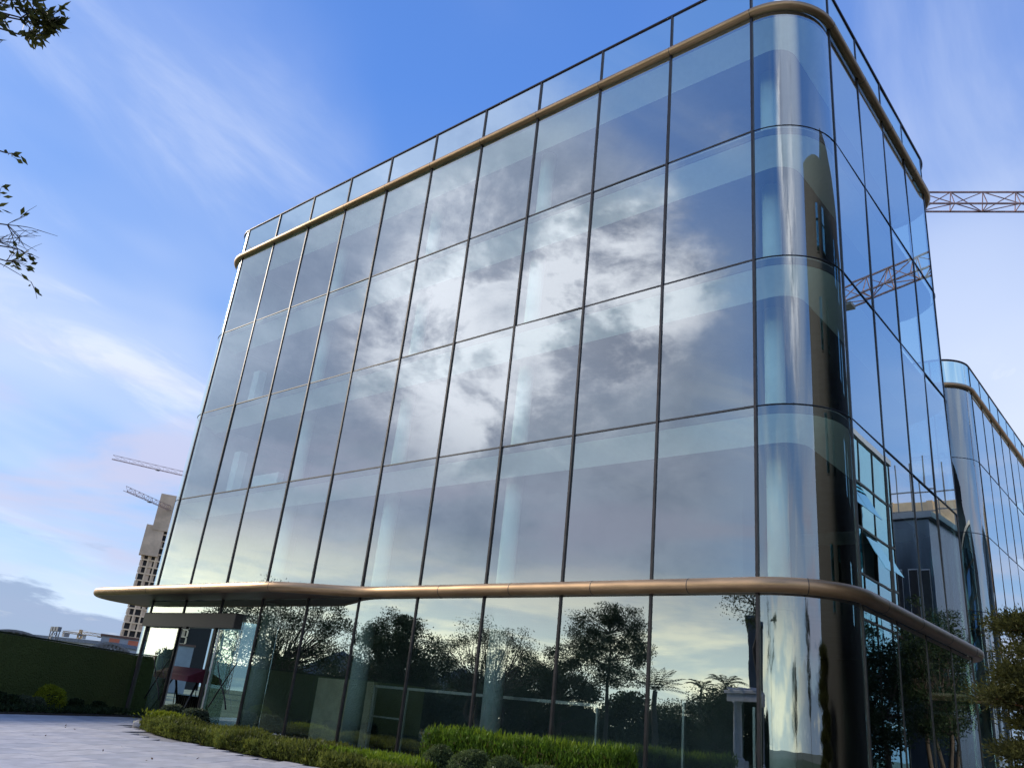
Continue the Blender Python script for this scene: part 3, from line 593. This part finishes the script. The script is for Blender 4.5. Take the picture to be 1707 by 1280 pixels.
# ---- cloud-pruned pine at the right-hand side
def pine(name, label, loc, pads, trunk, leaf='leaf_pine', n=3800, ln=.12):
    root = empty(name, loc); tag(root, label, 'tree'); mb = MB(); mb.tube([Vector(q) for q in trunk], [.13-.10*i/(len(trunk)-1) for i in range(len(trunk))], 8)
    P = []; D = []
    for (x, y, z, r_) in pads:
        s0 = min((Vector(q) for q in trunk), key=lambda u: (u-Vector((x, y, z-.5))).length); limb(mb, s0, (x, y, z-.1), .045, .015, .1, 5, 5)
        for t in range(14):
            a = random.uniform(0, 6.28); e = Vector((x+math.cos(a)*r_*random.uniform(.3, .95), y+math.sin(a)*r_*random.uniform(.3, .95), z+random.uniform(-.1, .28)*r_)); limb(mb, (x, y, z-.1), e, .012, .004, .1, 3, 3)
            m = n//14; c_ = np.array(e); q = rng.normal(size=(m, 3))*np.array([.34, .34, .2])*r_; P.append(c_+q); D.append(q/(r_*.3) + np.array([0, 0, .9]))
    mb.build('trunk', M['pinebark'], root); put('needles', quads_mesh('needles', leaf_quads(np.concatenate(P), ln, .04, np.concatenate(D), .6), M[leaf]), root); root.scale = (.66, .66, .63)
pine('pine_tree', 'pruned pine with orange bark and olive foliage pads beside the glass side facade', (5.05, -.95, 0),
     [(-.35, 0, 4.1, .62), (.35, .1, 5.3, .7), (-.05, .2, 6.0, .62), (.75, -.2, 4.3, .75), (-.15, -.1, 2.75, .55), (.6, .1, 2.9, .7), (-.35, 0, 1.75, .6), (.45, -.2, 1.5, .7), (1.2, .1, 5.6, .7), (1.3, 0, 3.4, .7), (.2, .3, 3.5, .6), (.9, .2, 2.2, .7), (.1, -.2, 4.7, .55), (1.1, -.1, 4.8, .7), (.15, .1, 2.2, .5), (1.2, 0, 1.2, .7)],
     [(.9, 0, 0), (.8, .05, 1.0), (.55, 0, 2.1), (.2, .05, 3.0), (.1, .1, 3.9), (.3, .1, 4.8), (.2, .15, 5.9)])

# ------------------------------------------------------------------ what stands behind the photographer (mirrored in the front)
MC = Vector((CAM.x, -CAM.y))                     # the camera's mirror image in the front facade
def behind(a, D): return (MC.x + D*math.sin(rad(a)), MC.y + D*math.cos(rad(a)), 0)
def hgt(e, D): return CAM.z + D*math.tan(rad(e))
BT = 'trees across the plaza'
tree('plaza_tree', 'wide many-stemmed airy tree across the plaza, mirrored beside the doorway', behind(-125.0, 58), hgt(6.9, 58), (5.4, 4.8, 2.6, hgt(6.6, 58)), 'leaf_dark', 120, 60, .22, .20, .22, BT, .62, 5, .45)
tree('plaza_tree', 'airy tree leaning over its wide many-stemmed neighbour across the plaza', behind(-121.8, 56), hgt(5.2, 56), (2.6, 2.6, 2.4, hgt(5.6, 56)), 'leaf_dark', 34, 45, .22, .14, .3, BT, .5, 3, .5)
tree('plaza_tree', 'dense round-crowned dark tree across the plaza, between the two airy ones', behind(-132.6, 60), hgt(5.6, 60), (3.7, 3.2, 1.8, hgt(5.7, 60)), 'leaf_dark', 120, 110, .24, .24, .25, BT, .60, 2, .25)
tree('plaza_tree', 'broad umbrella-shaped airy tree with fanned limbs across the plaza', behind(-138.6, 60), hgt(5.8, 60), (4.7, 4.2, 2.4, hgt(5.9, 60)), 'leaf_dark', 120, 55, .2, .22, .18, BT, .55, 6, .62)
tree('plaza_tree', 'tallest lollipop-shaped tree across the plaza, on a bare straight trunk', behind(-146.1, 60), hgt(7.8, 60), (2.9, 2.7, 3.9, hgt(7.9, 60)), 'leaf_dark', 95, 85, .22, .16, .45, BT, .5, 1, .45)
tree('plaza_tree', 'short dark tree at the foot of the tallest tree across the plaza', behind(-143.2, 62), hgt(4.3, 62), (2.6, 2.6, 1.0, hgt(4.6, 62)), 'leaf_dark', 70, 110, .24, .2, .25, BT, .6, 2, .2)
tree('plaza_tree', 'small dark tree between the umbrella tree and the tall lollipop tree', behind(-141.2, 66), hgt(3.4, 66), (2.2, 2.2, .8, hgt(3.6, 66)), 'leaf_dark', 50, 100, .24, .16, .25, BT, .6, 2, .2)
tree('plaza_tree', 'low bushy tree between the wide many-stemmed tree and the dense round-crowned one', behind(-129.6, 70), hgt(2.6, 70), (4.2, 2.4, .6, hgt(2.7, 70)), 'leaf_dark', 70, 90, .26, .18, .25, BT, .65, 2, .2)
tree('plaza_tree', 'low bushy tree between the dense round-crowned tree and the umbrella-shaped one', behind(-135.4, 72), hgt(2.1, 72), (2.6, 2.4, .5, hgt(2.3, 72)), 'leaf_dark', 50, 90, .26, .18, .25, BT, .65, 2, .2)
tree('plaza_tree', 'thin-leaved tree standing over the villa roof across the plaza', behind(-155.4, 44), hgt(8.7, 44), (1.6, 1.6, hgt(7.2, 44), hgt(9.6, 44)), 'leaf_mid', 26, 30, .2, .14, .7, BT, .5, 1, .3)
tree('plaza_tree', 'bushy tree below the villa across the plaza', behind(-153.0, 62), hgt(2.9, 62), (3.0, 2.6, .4, hgt(3.1, 62)), 'leaf_dark', 60, 100, .26, .18, .25, BT, .65, 2, .2)
tree('plaza_tree', 'low dark tree between the two palms across the plaza', behind(-150.4, 76), hgt(1.7, 76), (2.6, 2.4, .3, hgt(2.0, 76)), 'leaf_dark', 45, 90, .26, .16, .25, BT, .65, 2, .2)
tree('plaza_tree', 'tall leafy tree standing apart beyond the brown building side of the plaza', (27, -22, 0), 10, (2.6, 2.6, 3, 11), 'leaf_dark', 70, 70, .2, .16, .35, BT, .5, 1, .4)
tree('plaza_tree', 'short round tree added to block low sky beyond the brown building side of the plaza', (17, -31, 0), 6, (2.6, 2.6, 1.4, 6.6), 'leaf_dark', 60, 70, .2, .15, .3, BT, .5, 2, .3)  # added to darken the low sky that the rear building mirrors
def palm(label, loc, h, n, fl, droop=.5, tr=.16):
    root = empty('palm_tree', loc); tag(root, label, 'palm', 'palms across the plaza'); mb = MB(); mb.tube([(.08*math.sin(i*.8), 0, h*i/8) for i in range(9)], [tr*(1.1-.35*i/8) for i in range(9)], 8); mb.build('trunk', M['palmbark'], root)
    for k in range(n):
        a = 2*math.pi*k/n + random.uniform(-.2, .2); lift = random.uniform(.35, 1.45); Q = []
        pts = [Vector((math.cos(a)*fl*t*math.cos(lift*.6), math.sin(a)*fl*t*math.cos(lift*.6), h + fl*t*math.sin(lift) - droop*fl*t*t*1.3)) for t in np.linspace(0, 1, 12)]
        side = Vector((-math.sin(a), math.cos(a), 0))
        for i in range(1, 12):
            for s in (-1, 1):
                for e in (0,):
                    p = pts[i].lerp(pts[i-1], e); w = fl*.22*math.sin(math.pi*min(.97, i/12+.08)); t_ = (pts[i]-pts[i-1]).normalized()
                    q = p + side*s*w*.8 + t_*w*.55 + Vector((0, 0, -w*.30)); Q.append([p, p.lerp(q, .5)+t_*.05, q, p.lerp(q, .5)-t_*.05])
        f = put('frond', quads_mesh('frond', np.array([[tuple(u) for u in qq] for qq in Q]), M['leaf_palm']), root)
        mb = MB(); mb.tube(pts, .014, 4); mb.build('frond_stem', M['leaf_palm'], f)
palm('big feathery palm next to the tallest tree across the plaza', behind(-149.2, 62), hgt(2.5, 62), 20, 2.5, .30, .24)
palm('slim palm standing free against the sky across the plaza', behind(-152.1, 66), hgt(2.9, 66), 13, 1.5, .48, .10)
palm('palm half hidden by the villa across the plaza', behind(-153.6, 68), hgt(3.2, 68), 14, 1.9, .5, .12)
# hedge line and low houses closing the far side of the plaza
hd0, hd1 = Vector(behind(-118, 80)[:2]), Vector(behind(-166, 66)[:2]); n = 90000; t = rng.uniform(0, 1, n); hh = 3.0 + .9*np.sin(t*41)+.6*np.sin(t*97+1)+.5*np.sin(t*17)
P = np.column_stack([hd0.x+(hd1.x-hd0.x)*t + rng.normal(0, .5, n), hd0.y+(hd1.y-hd0.y)*t + rng.normal(0, .5, n), hh*np.sqrt(rng.uniform(0, 1, n))])
hr = empty('boundary_hedge', (0, 0, 0)); tag(hr, 'long ragged dark hedge closing the far side of the plaza', 'hedge')
put('foliage', quads_mesh('foliage', leaf_quads(P, .30, .17), M['leaf_dark']), hr); mb = MB()
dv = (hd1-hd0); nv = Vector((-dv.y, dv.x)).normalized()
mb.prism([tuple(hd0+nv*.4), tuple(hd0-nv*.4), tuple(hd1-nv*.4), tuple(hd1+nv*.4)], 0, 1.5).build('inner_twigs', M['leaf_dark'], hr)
def house(name, label, loc, rz, w, dp, h, wallm, roof='gable', rows=2, cols=3, group=None, roofm='shed'):
    root = empty(name, loc, rz); tag(root, label, 'building', group); MB().box((-w/2, -dp/2, 0), (w/2, dp/2, h)).build('wall', M[wallm], root)
    if roof == 'gable':
        MB().add([(-w/2-.4, -dp/2-.4, h), (w/2+.4, -dp/2-.4, h), (w/2+.4, dp/2+.4, h), (-w/2-.4, dp/2+.4, h), (-w/2-.4, 0, h+dp*.28), (w/2+.4, 0, h+dp*.28)], [(0, 1, 5, 4), (2, 3, 4, 5), (0, 4, 3), (1, 2, 5), (3, 2, 1, 0)]).build('roof', M[roofm], root)
    else: MB().box((-w/2-.3, -dp/2-.3, h+.003), (w/2+.3, dp/2+.3, h+.4)).build('roof', M[roofm], root)
    for face, span in ((-1, w), (1, w)):
        for i in range(cols):
            for j in range(rows):
                x = -w/2 + w*(i+.5)/cols; z = h*(j+.3)/rows
                f = MB().box((x-w/cols*.30, face*dp/2-.06, z), (x+w/cols*.30, face*dp/2+.06, z+h/rows*.5)).build('window', M['trim'], root)
                MB().box((x-w/cols*.26, face*dp/2-.075, z+.08), (x+w/cols*.26, face*dp/2+.075, z+h/rows*.5-.08)).build('window_pane', M['dark'], f)
    return root
house('low_house', 'longer low dark house with a pitched roof behind the low bushy trees', (*behind(-128.5, 96)[:2], 0), rad(35), 16, 9, 3.6, 'render_')
house('low_house', 'low dark house with a pitched roof behind the umbrella tree', (*behind(-136.5, 100)[:2], 0), rad(42), 12, 9, 3.4, 'render_')
house('villa', 'dark flat-roofed villa rising over the palms across the plaza', (*behind(-158.2, 92)[:2], 0), rad(66), 11, 10, hgt(7.0, 90), 'render_', 'flat', 4, 3)
# white garden pergola on columns
pg = empty('garden_pergola', (*behind(-154.35, 50)[:2], 0), rad(25)); tag(pg, 'white stone pergola with round columns and a deep beam, mirrored by the corner', 'pergola')
for k, (x, y) in enumerate(((0, 0), (4.2, 0), (0, -3.6), (4.2, -3.6))):
    MB().lathe([(.27, .62), (.25, .8), (.235, 2.0), (.21, 3.3), (.26, 3.36), (.30, 3.45)], (x, y, 0), 18).build('column', M['stone'], pg)
    MB().bbox((x-.42, y-.42, 0), (x+.42, y+.42, .5), .03).build('plinth', M['stone'], pg); MB().lathe([(.40, .5), (.36, .56), (.30, .62)], (x, y, 0), 18).build('column_base', M['stone'], pg)
MB().bbox((-.62, -.28, 3.45), (5.0, .28, 3.85), .03).bbox((-.75, -.36, 3.853), (5.1, .36, 4.02), .02).build('beam', M['stone'], pg); MB().bbox((-.75, -3.95, 3.45), (5.0, -3.25, 4.05), .03).build('beam', M['stone'], pg)
for k in range(6): MB().box((-.4+k*.95, -4.1, 4.06), (-.28+k*.95, .45, 4.16)).build('rafter', M['stone'], pg)

# ------------------------------------------------------------------ the brown building across the side alley (mirrored in corner and side)
br = empty('brown_building', (8.2, -2.0, 0)); tag(br, 'tall brown-clad building with teal windows across the side alley', 'building')
MB().box((.04, 0, 0), (16, 16, 21.6)).build('tall_block', M['brown'], br)
MB().box((.6, 5.5, 21.603), (12, 15.0, 23.6)).build('roof_block', M['brown'], br)
MB().box((.30, 16.003, 0), (16, 29.3, 16.2)).build('low_block', M['brown'], br)
for k in range(7): MB().box((0, .25+k*2.25, .2), (.04, 2.35+k*2.25, 21.4)).build('cladding_panel', M['brown'], br)
for y in (3.2, 5.0, 9.5, 11.3):
    for z in (5.2, 9.4, 13.6, 17.4):
        f = MB().box((-.03, y-.36, z), (.06, y+.36, z+2.1)).build('window', M['black'], br); MB().box((-.045, y-.30, z+.06), (-.005, y+.30, z+2.04)).build('window_pane', M['teal'], f)
for i in range(6):
    for j in range(7):
        z0 = .4+j*2.24; y0 = 16.25+i*2.15; op = (i, j) in ((2, 5), (3, 5), (2, 3), (4, 4))
        o = MB().box((-.012, .05, -2.1), (.012, 2.1, 0)).build('window_pane', M['teal'], br, (.0, y0, z0+2.16), (0, rad(28) if op else 0, 0))
for i in range(7): MB().box((-.05, 16.22+i*2.15, .1), (.12, 16.30+i*2.15, 16.2)).build('window_mullion', M['black'], br)
for j in range(8): MB().box((-.06, 16.2, .34+j*2.24), (.12, 29.2, .44+j*2.24)).build('window_transom', M['black'], br)
MB().box((-.12, 16.1, 16.1), (.4, 29.4, 16.4)).build('parapet', M['trim'], br)
MC2 = Vector((2*R-CAM.x, CAM.y))
def side(a, D): return (MC2.x + D*math.sin(rad(a)), MC2.y + D*math.cos(rad(a)), 0)
tree('alley_tree', 'bushy tree at the far end of the side alley, nearest the brown building', (6.2, 24.5, 0), 8.0, (1.9, 2.0, 2.0, 8.6), 'leaf_dark', 70, 80, .2, .13, .3, 'alley trees', .5, 2, .3)
tree('alley_tree', 'bushy tree in the side alley between the glass building and the brown one', (6.4, 16.5, 0), 5.6, (1.5, 1.8, 1.2, 6.0), 'leaf_dark', 60, 80, .2, .12, .3, 'alley trees', .45, 2, .3)
tree('alley_tree', 'bushy tree beyond the end of the brown building', (7.6, 32.0, 0), 8.6, (2.2, 2.2, 2.0, 9.4), 'leaf_dark', 70, 80, .2, .13, .3, 'alley trees', .5, 2, .3)
house('metal_block', 'blue-grey metal-clad flat-roofed block beyond the brown building', (*side(14.9, 66)[:2], 0), rad(4), 7, 12, 16.5, 'bluemetal', 'flat', 1, 7, roofm='greywall')
cb = empty('unfinished_block', (*side(13.8, 98)[:2], 0)); tag(cb, 'unfinished concrete block with scaffold poles and a covered top storey', 'building')
for k in range(8): MB().box((-7, -6, k*3.3), (7, 6, k*3.3+.3)).build('floor_slab', M['concrete'], cb)
for x in (-6.5, -2.2, 2.2, 6.5):
    for y in (-5.6, 5.6): MB().box((x-.3, y-.3, 0), (x+.3, y+.3, 26.7)).build('column', M['concrete'], cb)
MB().box((-6.8, -5.8, 23.5), (6.8, 5.8, 26.6)).build('top_storey', M['concrete2'], cb)
for k in range(11): MB().beam((-7.2+k*1.4, -6.6, 12), (-7.2+k*1.4, -6.6, 28.5+random.uniform(0, 2.5)), .12).build('scaffold_pole', M['steel'], cb)
for z in (22, 25.4, 27.4): MB().beam((-7.6, -6.6, z), (7.6, -6.6, z), .12).build('scaffold_ledger', M['steel'], cb)

# ------------------------------------------------------------------ cranes
def lattice(mb, a, b, w, h, n, t, tri=False, upv=Vector((0, 0, 1))):
    a, b = Vector(a), Vector(b); d_ = (b-a).normalized(); s = d_.cross(upv).normalized(); u = s.cross(d_)
    ch = ([(0, h/2), (-w/2, -h/2), (w/2, -h/2)] if tri else [(-w/2, h/2), (w/2, h/2), (w/2, -h/2), (-w/2, -h/2)]); m = len(ch)
    P = [[a + d_*((b-a).length*i/n) + s*x + u*y for i in range(n+1)] for x, y in ch]
    for q in P: mb.beam(q[0], q[-1], t*1.5)
    for k in range(m):
        q0, q1 = P[k], P[(k+1) % m]
        for i in range(n):
            mb.beam(q0[i], q1[i], t*.8)
            if (i+k) % 2: mb.beam(q0[i], q1[i+1], t*.8)
            else: mb.beam(q1[i], q0[i+1], t*.8)
def crane(name, label, tip, mast, h, paint, w=1.5, t=.13, slope=0, cnt=14, seg=1.7, flat=True):
    """tower crane: tip and mast are ground positions, h the jib height"""
    root = empty(name, (mast[0], mast[1], 0)); tag(root, label, 'crane'); v = Vector((tip[0]-mast[0], tip[1]-mast[1], 0)); L = v.length; v.normalize()
    mb = MB(); lattice(mb, (0, 0, 0), (0, 0, h-.6), w*1.1, w*1.1, int(h/1.9), t*1.2, upv=Vector((0, 1, 0))); mb.build('mast', M[paint], root)
    mb = MB(); mb.bbox((-w*.8, -w*.8, h-.8), (w*.8, w*.8, h-.2), .05).build('slewing_ring', M['steel'], root)
    mb = MB(); lattice(mb, v*.8 + Vector((0, 0, h+w*.4)), v*L + Vector((0, 0, h+w*.4+slope*L)), w*.8, w*1.05, int(L/seg), t, True); mb.build('jib', M[paint], root)
    mb = MB(); lattice(mb, -v*.8 + Vector((0, 0, h)), -v*cnt + Vector((0, 0, h)), w, w*.6, int(cnt/1.6), t); mb.build('counter_jib', M[paint], root)
    apex = Vector((0, 0, h + (w*4.0 if not flat else w*1.6))); mb = MB(); lattice(mb, (0, 0, h-.2), apex, w*.8, w*.8, 4, t, upv=Vector((0, 1, 0))); mb.build('tower_head', M[paint], root)
    mb = MB().beam(apex, v*L*.6 + Vector((0, 0, h+w*.9+slope*L*.6)), .05).beam(apex, -v*cnt*.95 + Vector((0, 0, h+.3)), .05); mb.build('tie_bar', M['steel'], root)
    q = -v*(cnt-1.6); s = Vector((-v.y, v.x, 0)); MB().box((q.x-1.1, q.y-1.1, h-2.0), (q.x+1.1, q.y+1.1, h-.35)).build('counterweight', M['ballast'], root)
    q = v*1.7 + s*1.2; MB().bbox((q.x-.75, q.y-.75, h-1.9), (q.x+.75, q.y+.75, h-.1), .1).build('cab', M['shedwhite'], root)
    q = v*L*.72; MB().box((q.x-.6, q.y-.6, h-.55+slope*L*.72), (q.x+.6, q.y+.6, h-.25+slope*L*.72)).build('trolley', M['steel'], root); return root
def ground_at(px, py, hrel):
    a = (px-853.5)/1369.14; b = -(py-640)/1369.14; dd = r2*a+u2*b+fwd; k = hrel/dd.z; return Vector((CAM.x+dd.x*k, CAM.y+dd.y*k))
A, B = ground_at(1545, 333, 36), ground_at(1707, 333, 36); v = (B-A).normalized()
crane('tower_crane', 'reddish lattice tower crane whose jib sticks out behind the glass building', B+v*1.6, A-v*26, 36+CAM.z-.5, 'crane_red', 1.2, .065, seg=2.1)
h = 40; q1 = Vector((MC2.x+.571*h, MC2.y+1.767*h)); q2 = Vector((MC2.x+.370*h, MC2.y+1.699*h)); v = (q2-q1).normalized()
crane('tower_crane', 'tower crane beyond the brown building, its jib mirrored in the side facade', q2+v*4, q1-v*30, h+CAM.z-.6, 'crane_red', 1.8, .09, seg=2.4)
def far(px, py, D):
    a = (px-853.5)/1369.14; b = -(py-640)/1369.14; dd = r2*a+u2*b+fwd; k = D/math.hypot(dd.x, dd.y); return Vector((CAM.x+dd.x*k, CAM.y+dd.y*k, CAM.z+dd.z*k))
t1, e1 = far(188, 760, 330), far(300, 786, 330); v = (e1-t1).normalized()
crane('tower_crane', 'distant tower crane with the higher jib over the unfinished tower', t1.xy, (t1+v*58).xy, t1.z+(v.z*58)-1, 'crane_red', 1.5, .085, -v.z, seg=3)
t1, e1 = far(210, 812, 300), far(268, 838, 322); v = (e1-t1).normalized()
crane('tower_crane', 'distant tower crane with the lower jib touching the unfinished tower', t1.xy, (t1+v*62).xy, t1.z+(v.z*62)-1, 'crane_red', 1.5, .085, -v.z, seg=3)

# ------------------------------------------------------------------ unfinished tower and low things beyond the green wall
D = 330
a0, a1 = far(214, 1010, D), far(254, 1010, D)
f_u = Vector((a1.x-a0.x, a1.y-a0.y, 0)).normalized()
tw = empty('unfinished_tower', (a0.x, a0.y, 0), math.atan2(f_u.y, f_u.x)); tag(tw, 'unfinished concrete high-rise with a grid of open windows and blank screened top', 'building')
H1, H2 = far(262, 845, D).z, far(285, 826, D).z
cw, fh, nc = 2.4, 2.45, 9; ztop = far(252, 880, D).z; zc = far(240, 925, D).z; nf_ = int(ztop/fh)
MB().box((.3, .6, 0), (nc*cw+8, 16, ztop-.5)).build('shade_backing', M['dark'], tw)  # near-black box, shade of the open floors put into its colour
for j in range(nf_+1): MB().box((0, 0, j*fh-.22), (nc*cw, .9, j*fh+.22)).build('floor_edge', M['concrete2'], tw)
for i in range(nc+1):
    for j in range(nf_): MB().box((i*cw-.28, .02, j*fh+.22), (i*cw+.28, .85, (j+1)*fh-.22)).build('pier', M['concrete2'], tw)
for i in range(nc):
    for j in range(max(0, nf_-22), nf_):
        if random.random() < .55: MB().box((i*cw+.28, .35, j*fh+.22), (i*cw+(.9 if random.random() < .6 else 1.6), .45, (j+1)*fh-.22)).build('infill', M['concrete'], tw)
MB().box((-1.2, -1.0, zc), (nc*cw*.24, 2, zc+11)).build('screen', M['concrete'], tw)
MB().box((.9, -1.2, ztop-.5), (nc*cw+4, 10, H2)).build('top_screen', M['concrete'], tw)
MB().box((6.3, -1.32, ztop+3), (6.9, -1.2, H2-.5)).build('screen_slit', M['slit'], tw)
D = 150
p0, p1 = far(170, 1059, D), far(226, 1066, D); ob = empty('striped_block', (p0.x, p0.y, 0), math.atan2(p1.y-p0.y, p1.x-p0.x)); tag(ob, 'low grey site block with orange stripes below the unfinished tower', 'building')
MB().box((0, 0, 0), (14, 8, p0.z)).build('wall', M['greywall'], ob)
for x in (1.2, 4.0, 7.6): MB().box((x, -.06, 1), (x+1.5, .0, p0.z-.2)).build('orange_stripe', M['orange'], ob)
MB().box((-.2, -.2, p0.z+.003), (14.2, 8.2, p0.z+.3)).build('roof', M['slit'], ob)
def truss_shed(label, px0, px1, py0, py1, D, rise):
    a, b = far(px0, py0, D), far(px1, py1, D); L = (b.xy-a.xy).length; root = empty('truss_shed', (a.x, a.y, 0), math.atan2(b.y-a.y, b.x-a.x)); tag(root, label, 'shed', 'sheds beyond the green wall'); z0 = min(a.z, b.z)
    n = 10; pts = [(L*i/n, 0, z0+rise*math.sin(math.pi*i/n)) for i in range(n+1)]
    for y in (0, 6, 12):
        mb = MB(); q = [(x, y, z) for x, _, z in pts]; 
        for i in range(n): mb.beam(q[i], q[i+1], .18); mb.beam((q[i][0], y, z0-.3), q[i+1], .10); mb.beam((q[i+1][0], y, z0-.3), q[i+1], .10)
        mb.beam((0, y, z0-.3), (L, y, z0-.3), .16); mb.build('roof_truss', M['steel'], root)
    mb = MB()
    for i in range(n): mb.add([(pts[i][0], 0, pts[i][2]+.1), (pts[i+1][0], 0, pts[i+1][2]+.1), (pts[i+1][0], 12, pts[i+1][2]+.1), (pts[i][0], 12, pts[i][2]+.1)], [(0, 1, 2, 3)])
    mb.build('roof_sheet', M['shed'], root); MB().box((.2, .1, 0), (L-.2, .3, z0-.35)).build('wall', M['shedwhite'], root)
truss_shed('wide steel truss shed beyond the green wall, farthest from the unfinished tower', -40, 82, 1056, 1066, 95, .7)
truss_shed('white-walled arched shed below the striped block', 150, 216, 1079, 1086, 90, .6)
house('site_hut', 'long grey site hut between the truss sheds beyond the green wall', (*far(120, 1075, 120).xy, 0), rad(28), 16, 6, far(120, 1071, 120).z, 'shedwhite', 'flat', 1, 5, roofm='shed')
p = far(133, 1058, 420); crane('tower_crane', 'small far tower crane with an orange mast seen over the green wall', far(178, 1062, 420).xy, p.xy, far(133, 1056, 420).z, 'crane_yellow', 1.1, .13, cnt=7)
p = far(92, 1052, 110); ms = empty('lighting_mast', (p.x, p.y, 0)); tag(ms, 'short steel lighting mast with lamp heads over the green wall', 'mast')
mb = MB(); lattice(mb, (0, 0, 0), (0, 0, p.z), .7, .7, 6, .06, upv=Vector((0, 1, 0))); mb.build('mast_frame', M['steel'], ms)
for k in (-1, 0, 1): MB().box((k*.75-.28, -.2, p.z), (k*.75+.28, .2, p.z+.5)).build('lamp_head', M['steel'], ms)

# ---- garden swing seen in the open doorway
sw = empty('garden_swing', (-25.0, 1.05, .06)); tag(sw, 'garden swing seat with a maroon canopy inside the open doorway', 'swing')
sw.location = (-24.8, 1.1, .06)
MB().add([(-1.35, -.75, 1.72), (1.35, -.75, 1.66), (1.35, .75, 1.66), (-1.35, .75, 1.72), (-1.3, 0, 2.02), (1.3, 0, 1.98), (-1.35, -.75, 1.52), (1.35, -.75, 1.46), (1.35, .75, 1.46), (-1.35, .75, 1.52)], [(0, 1, 5, 4), (2, 3, 4, 5), (0, 4, 3), (1, 2, 5), (0, 6, 7, 1), (1, 7, 8, 2), (2, 8, 9, 3), (3, 9, 6, 0)]).build('canopy', M['maroon'], sw)
for s in (-1, 1):
    for y in (-.7, .7): MB().beam((s*1.25, y, 0), (s*.95, 0, 1.7), .06).build('leg', M['black'], sw)
    MB().beam((s*.8, 0, 1.68), (s*.8, .1, .55), .025).build('hanger', M['black'], sw)
MB().beam((-1.1, 0, 1.68), (1.1, 0, 1.68), .06).build('top_bar', M['black'], sw)
for k in range(11): MB().box((-.8+k*.155, .18, .42), (-.73+k*.155, .24, .95)).build('back_slat', M['black'], sw)
for y in (-.2, -.05, .1): MB().box((-.82, y-.06, .42), (.82, y+.05, .46)).build('seat_slat', M['black'], sw)
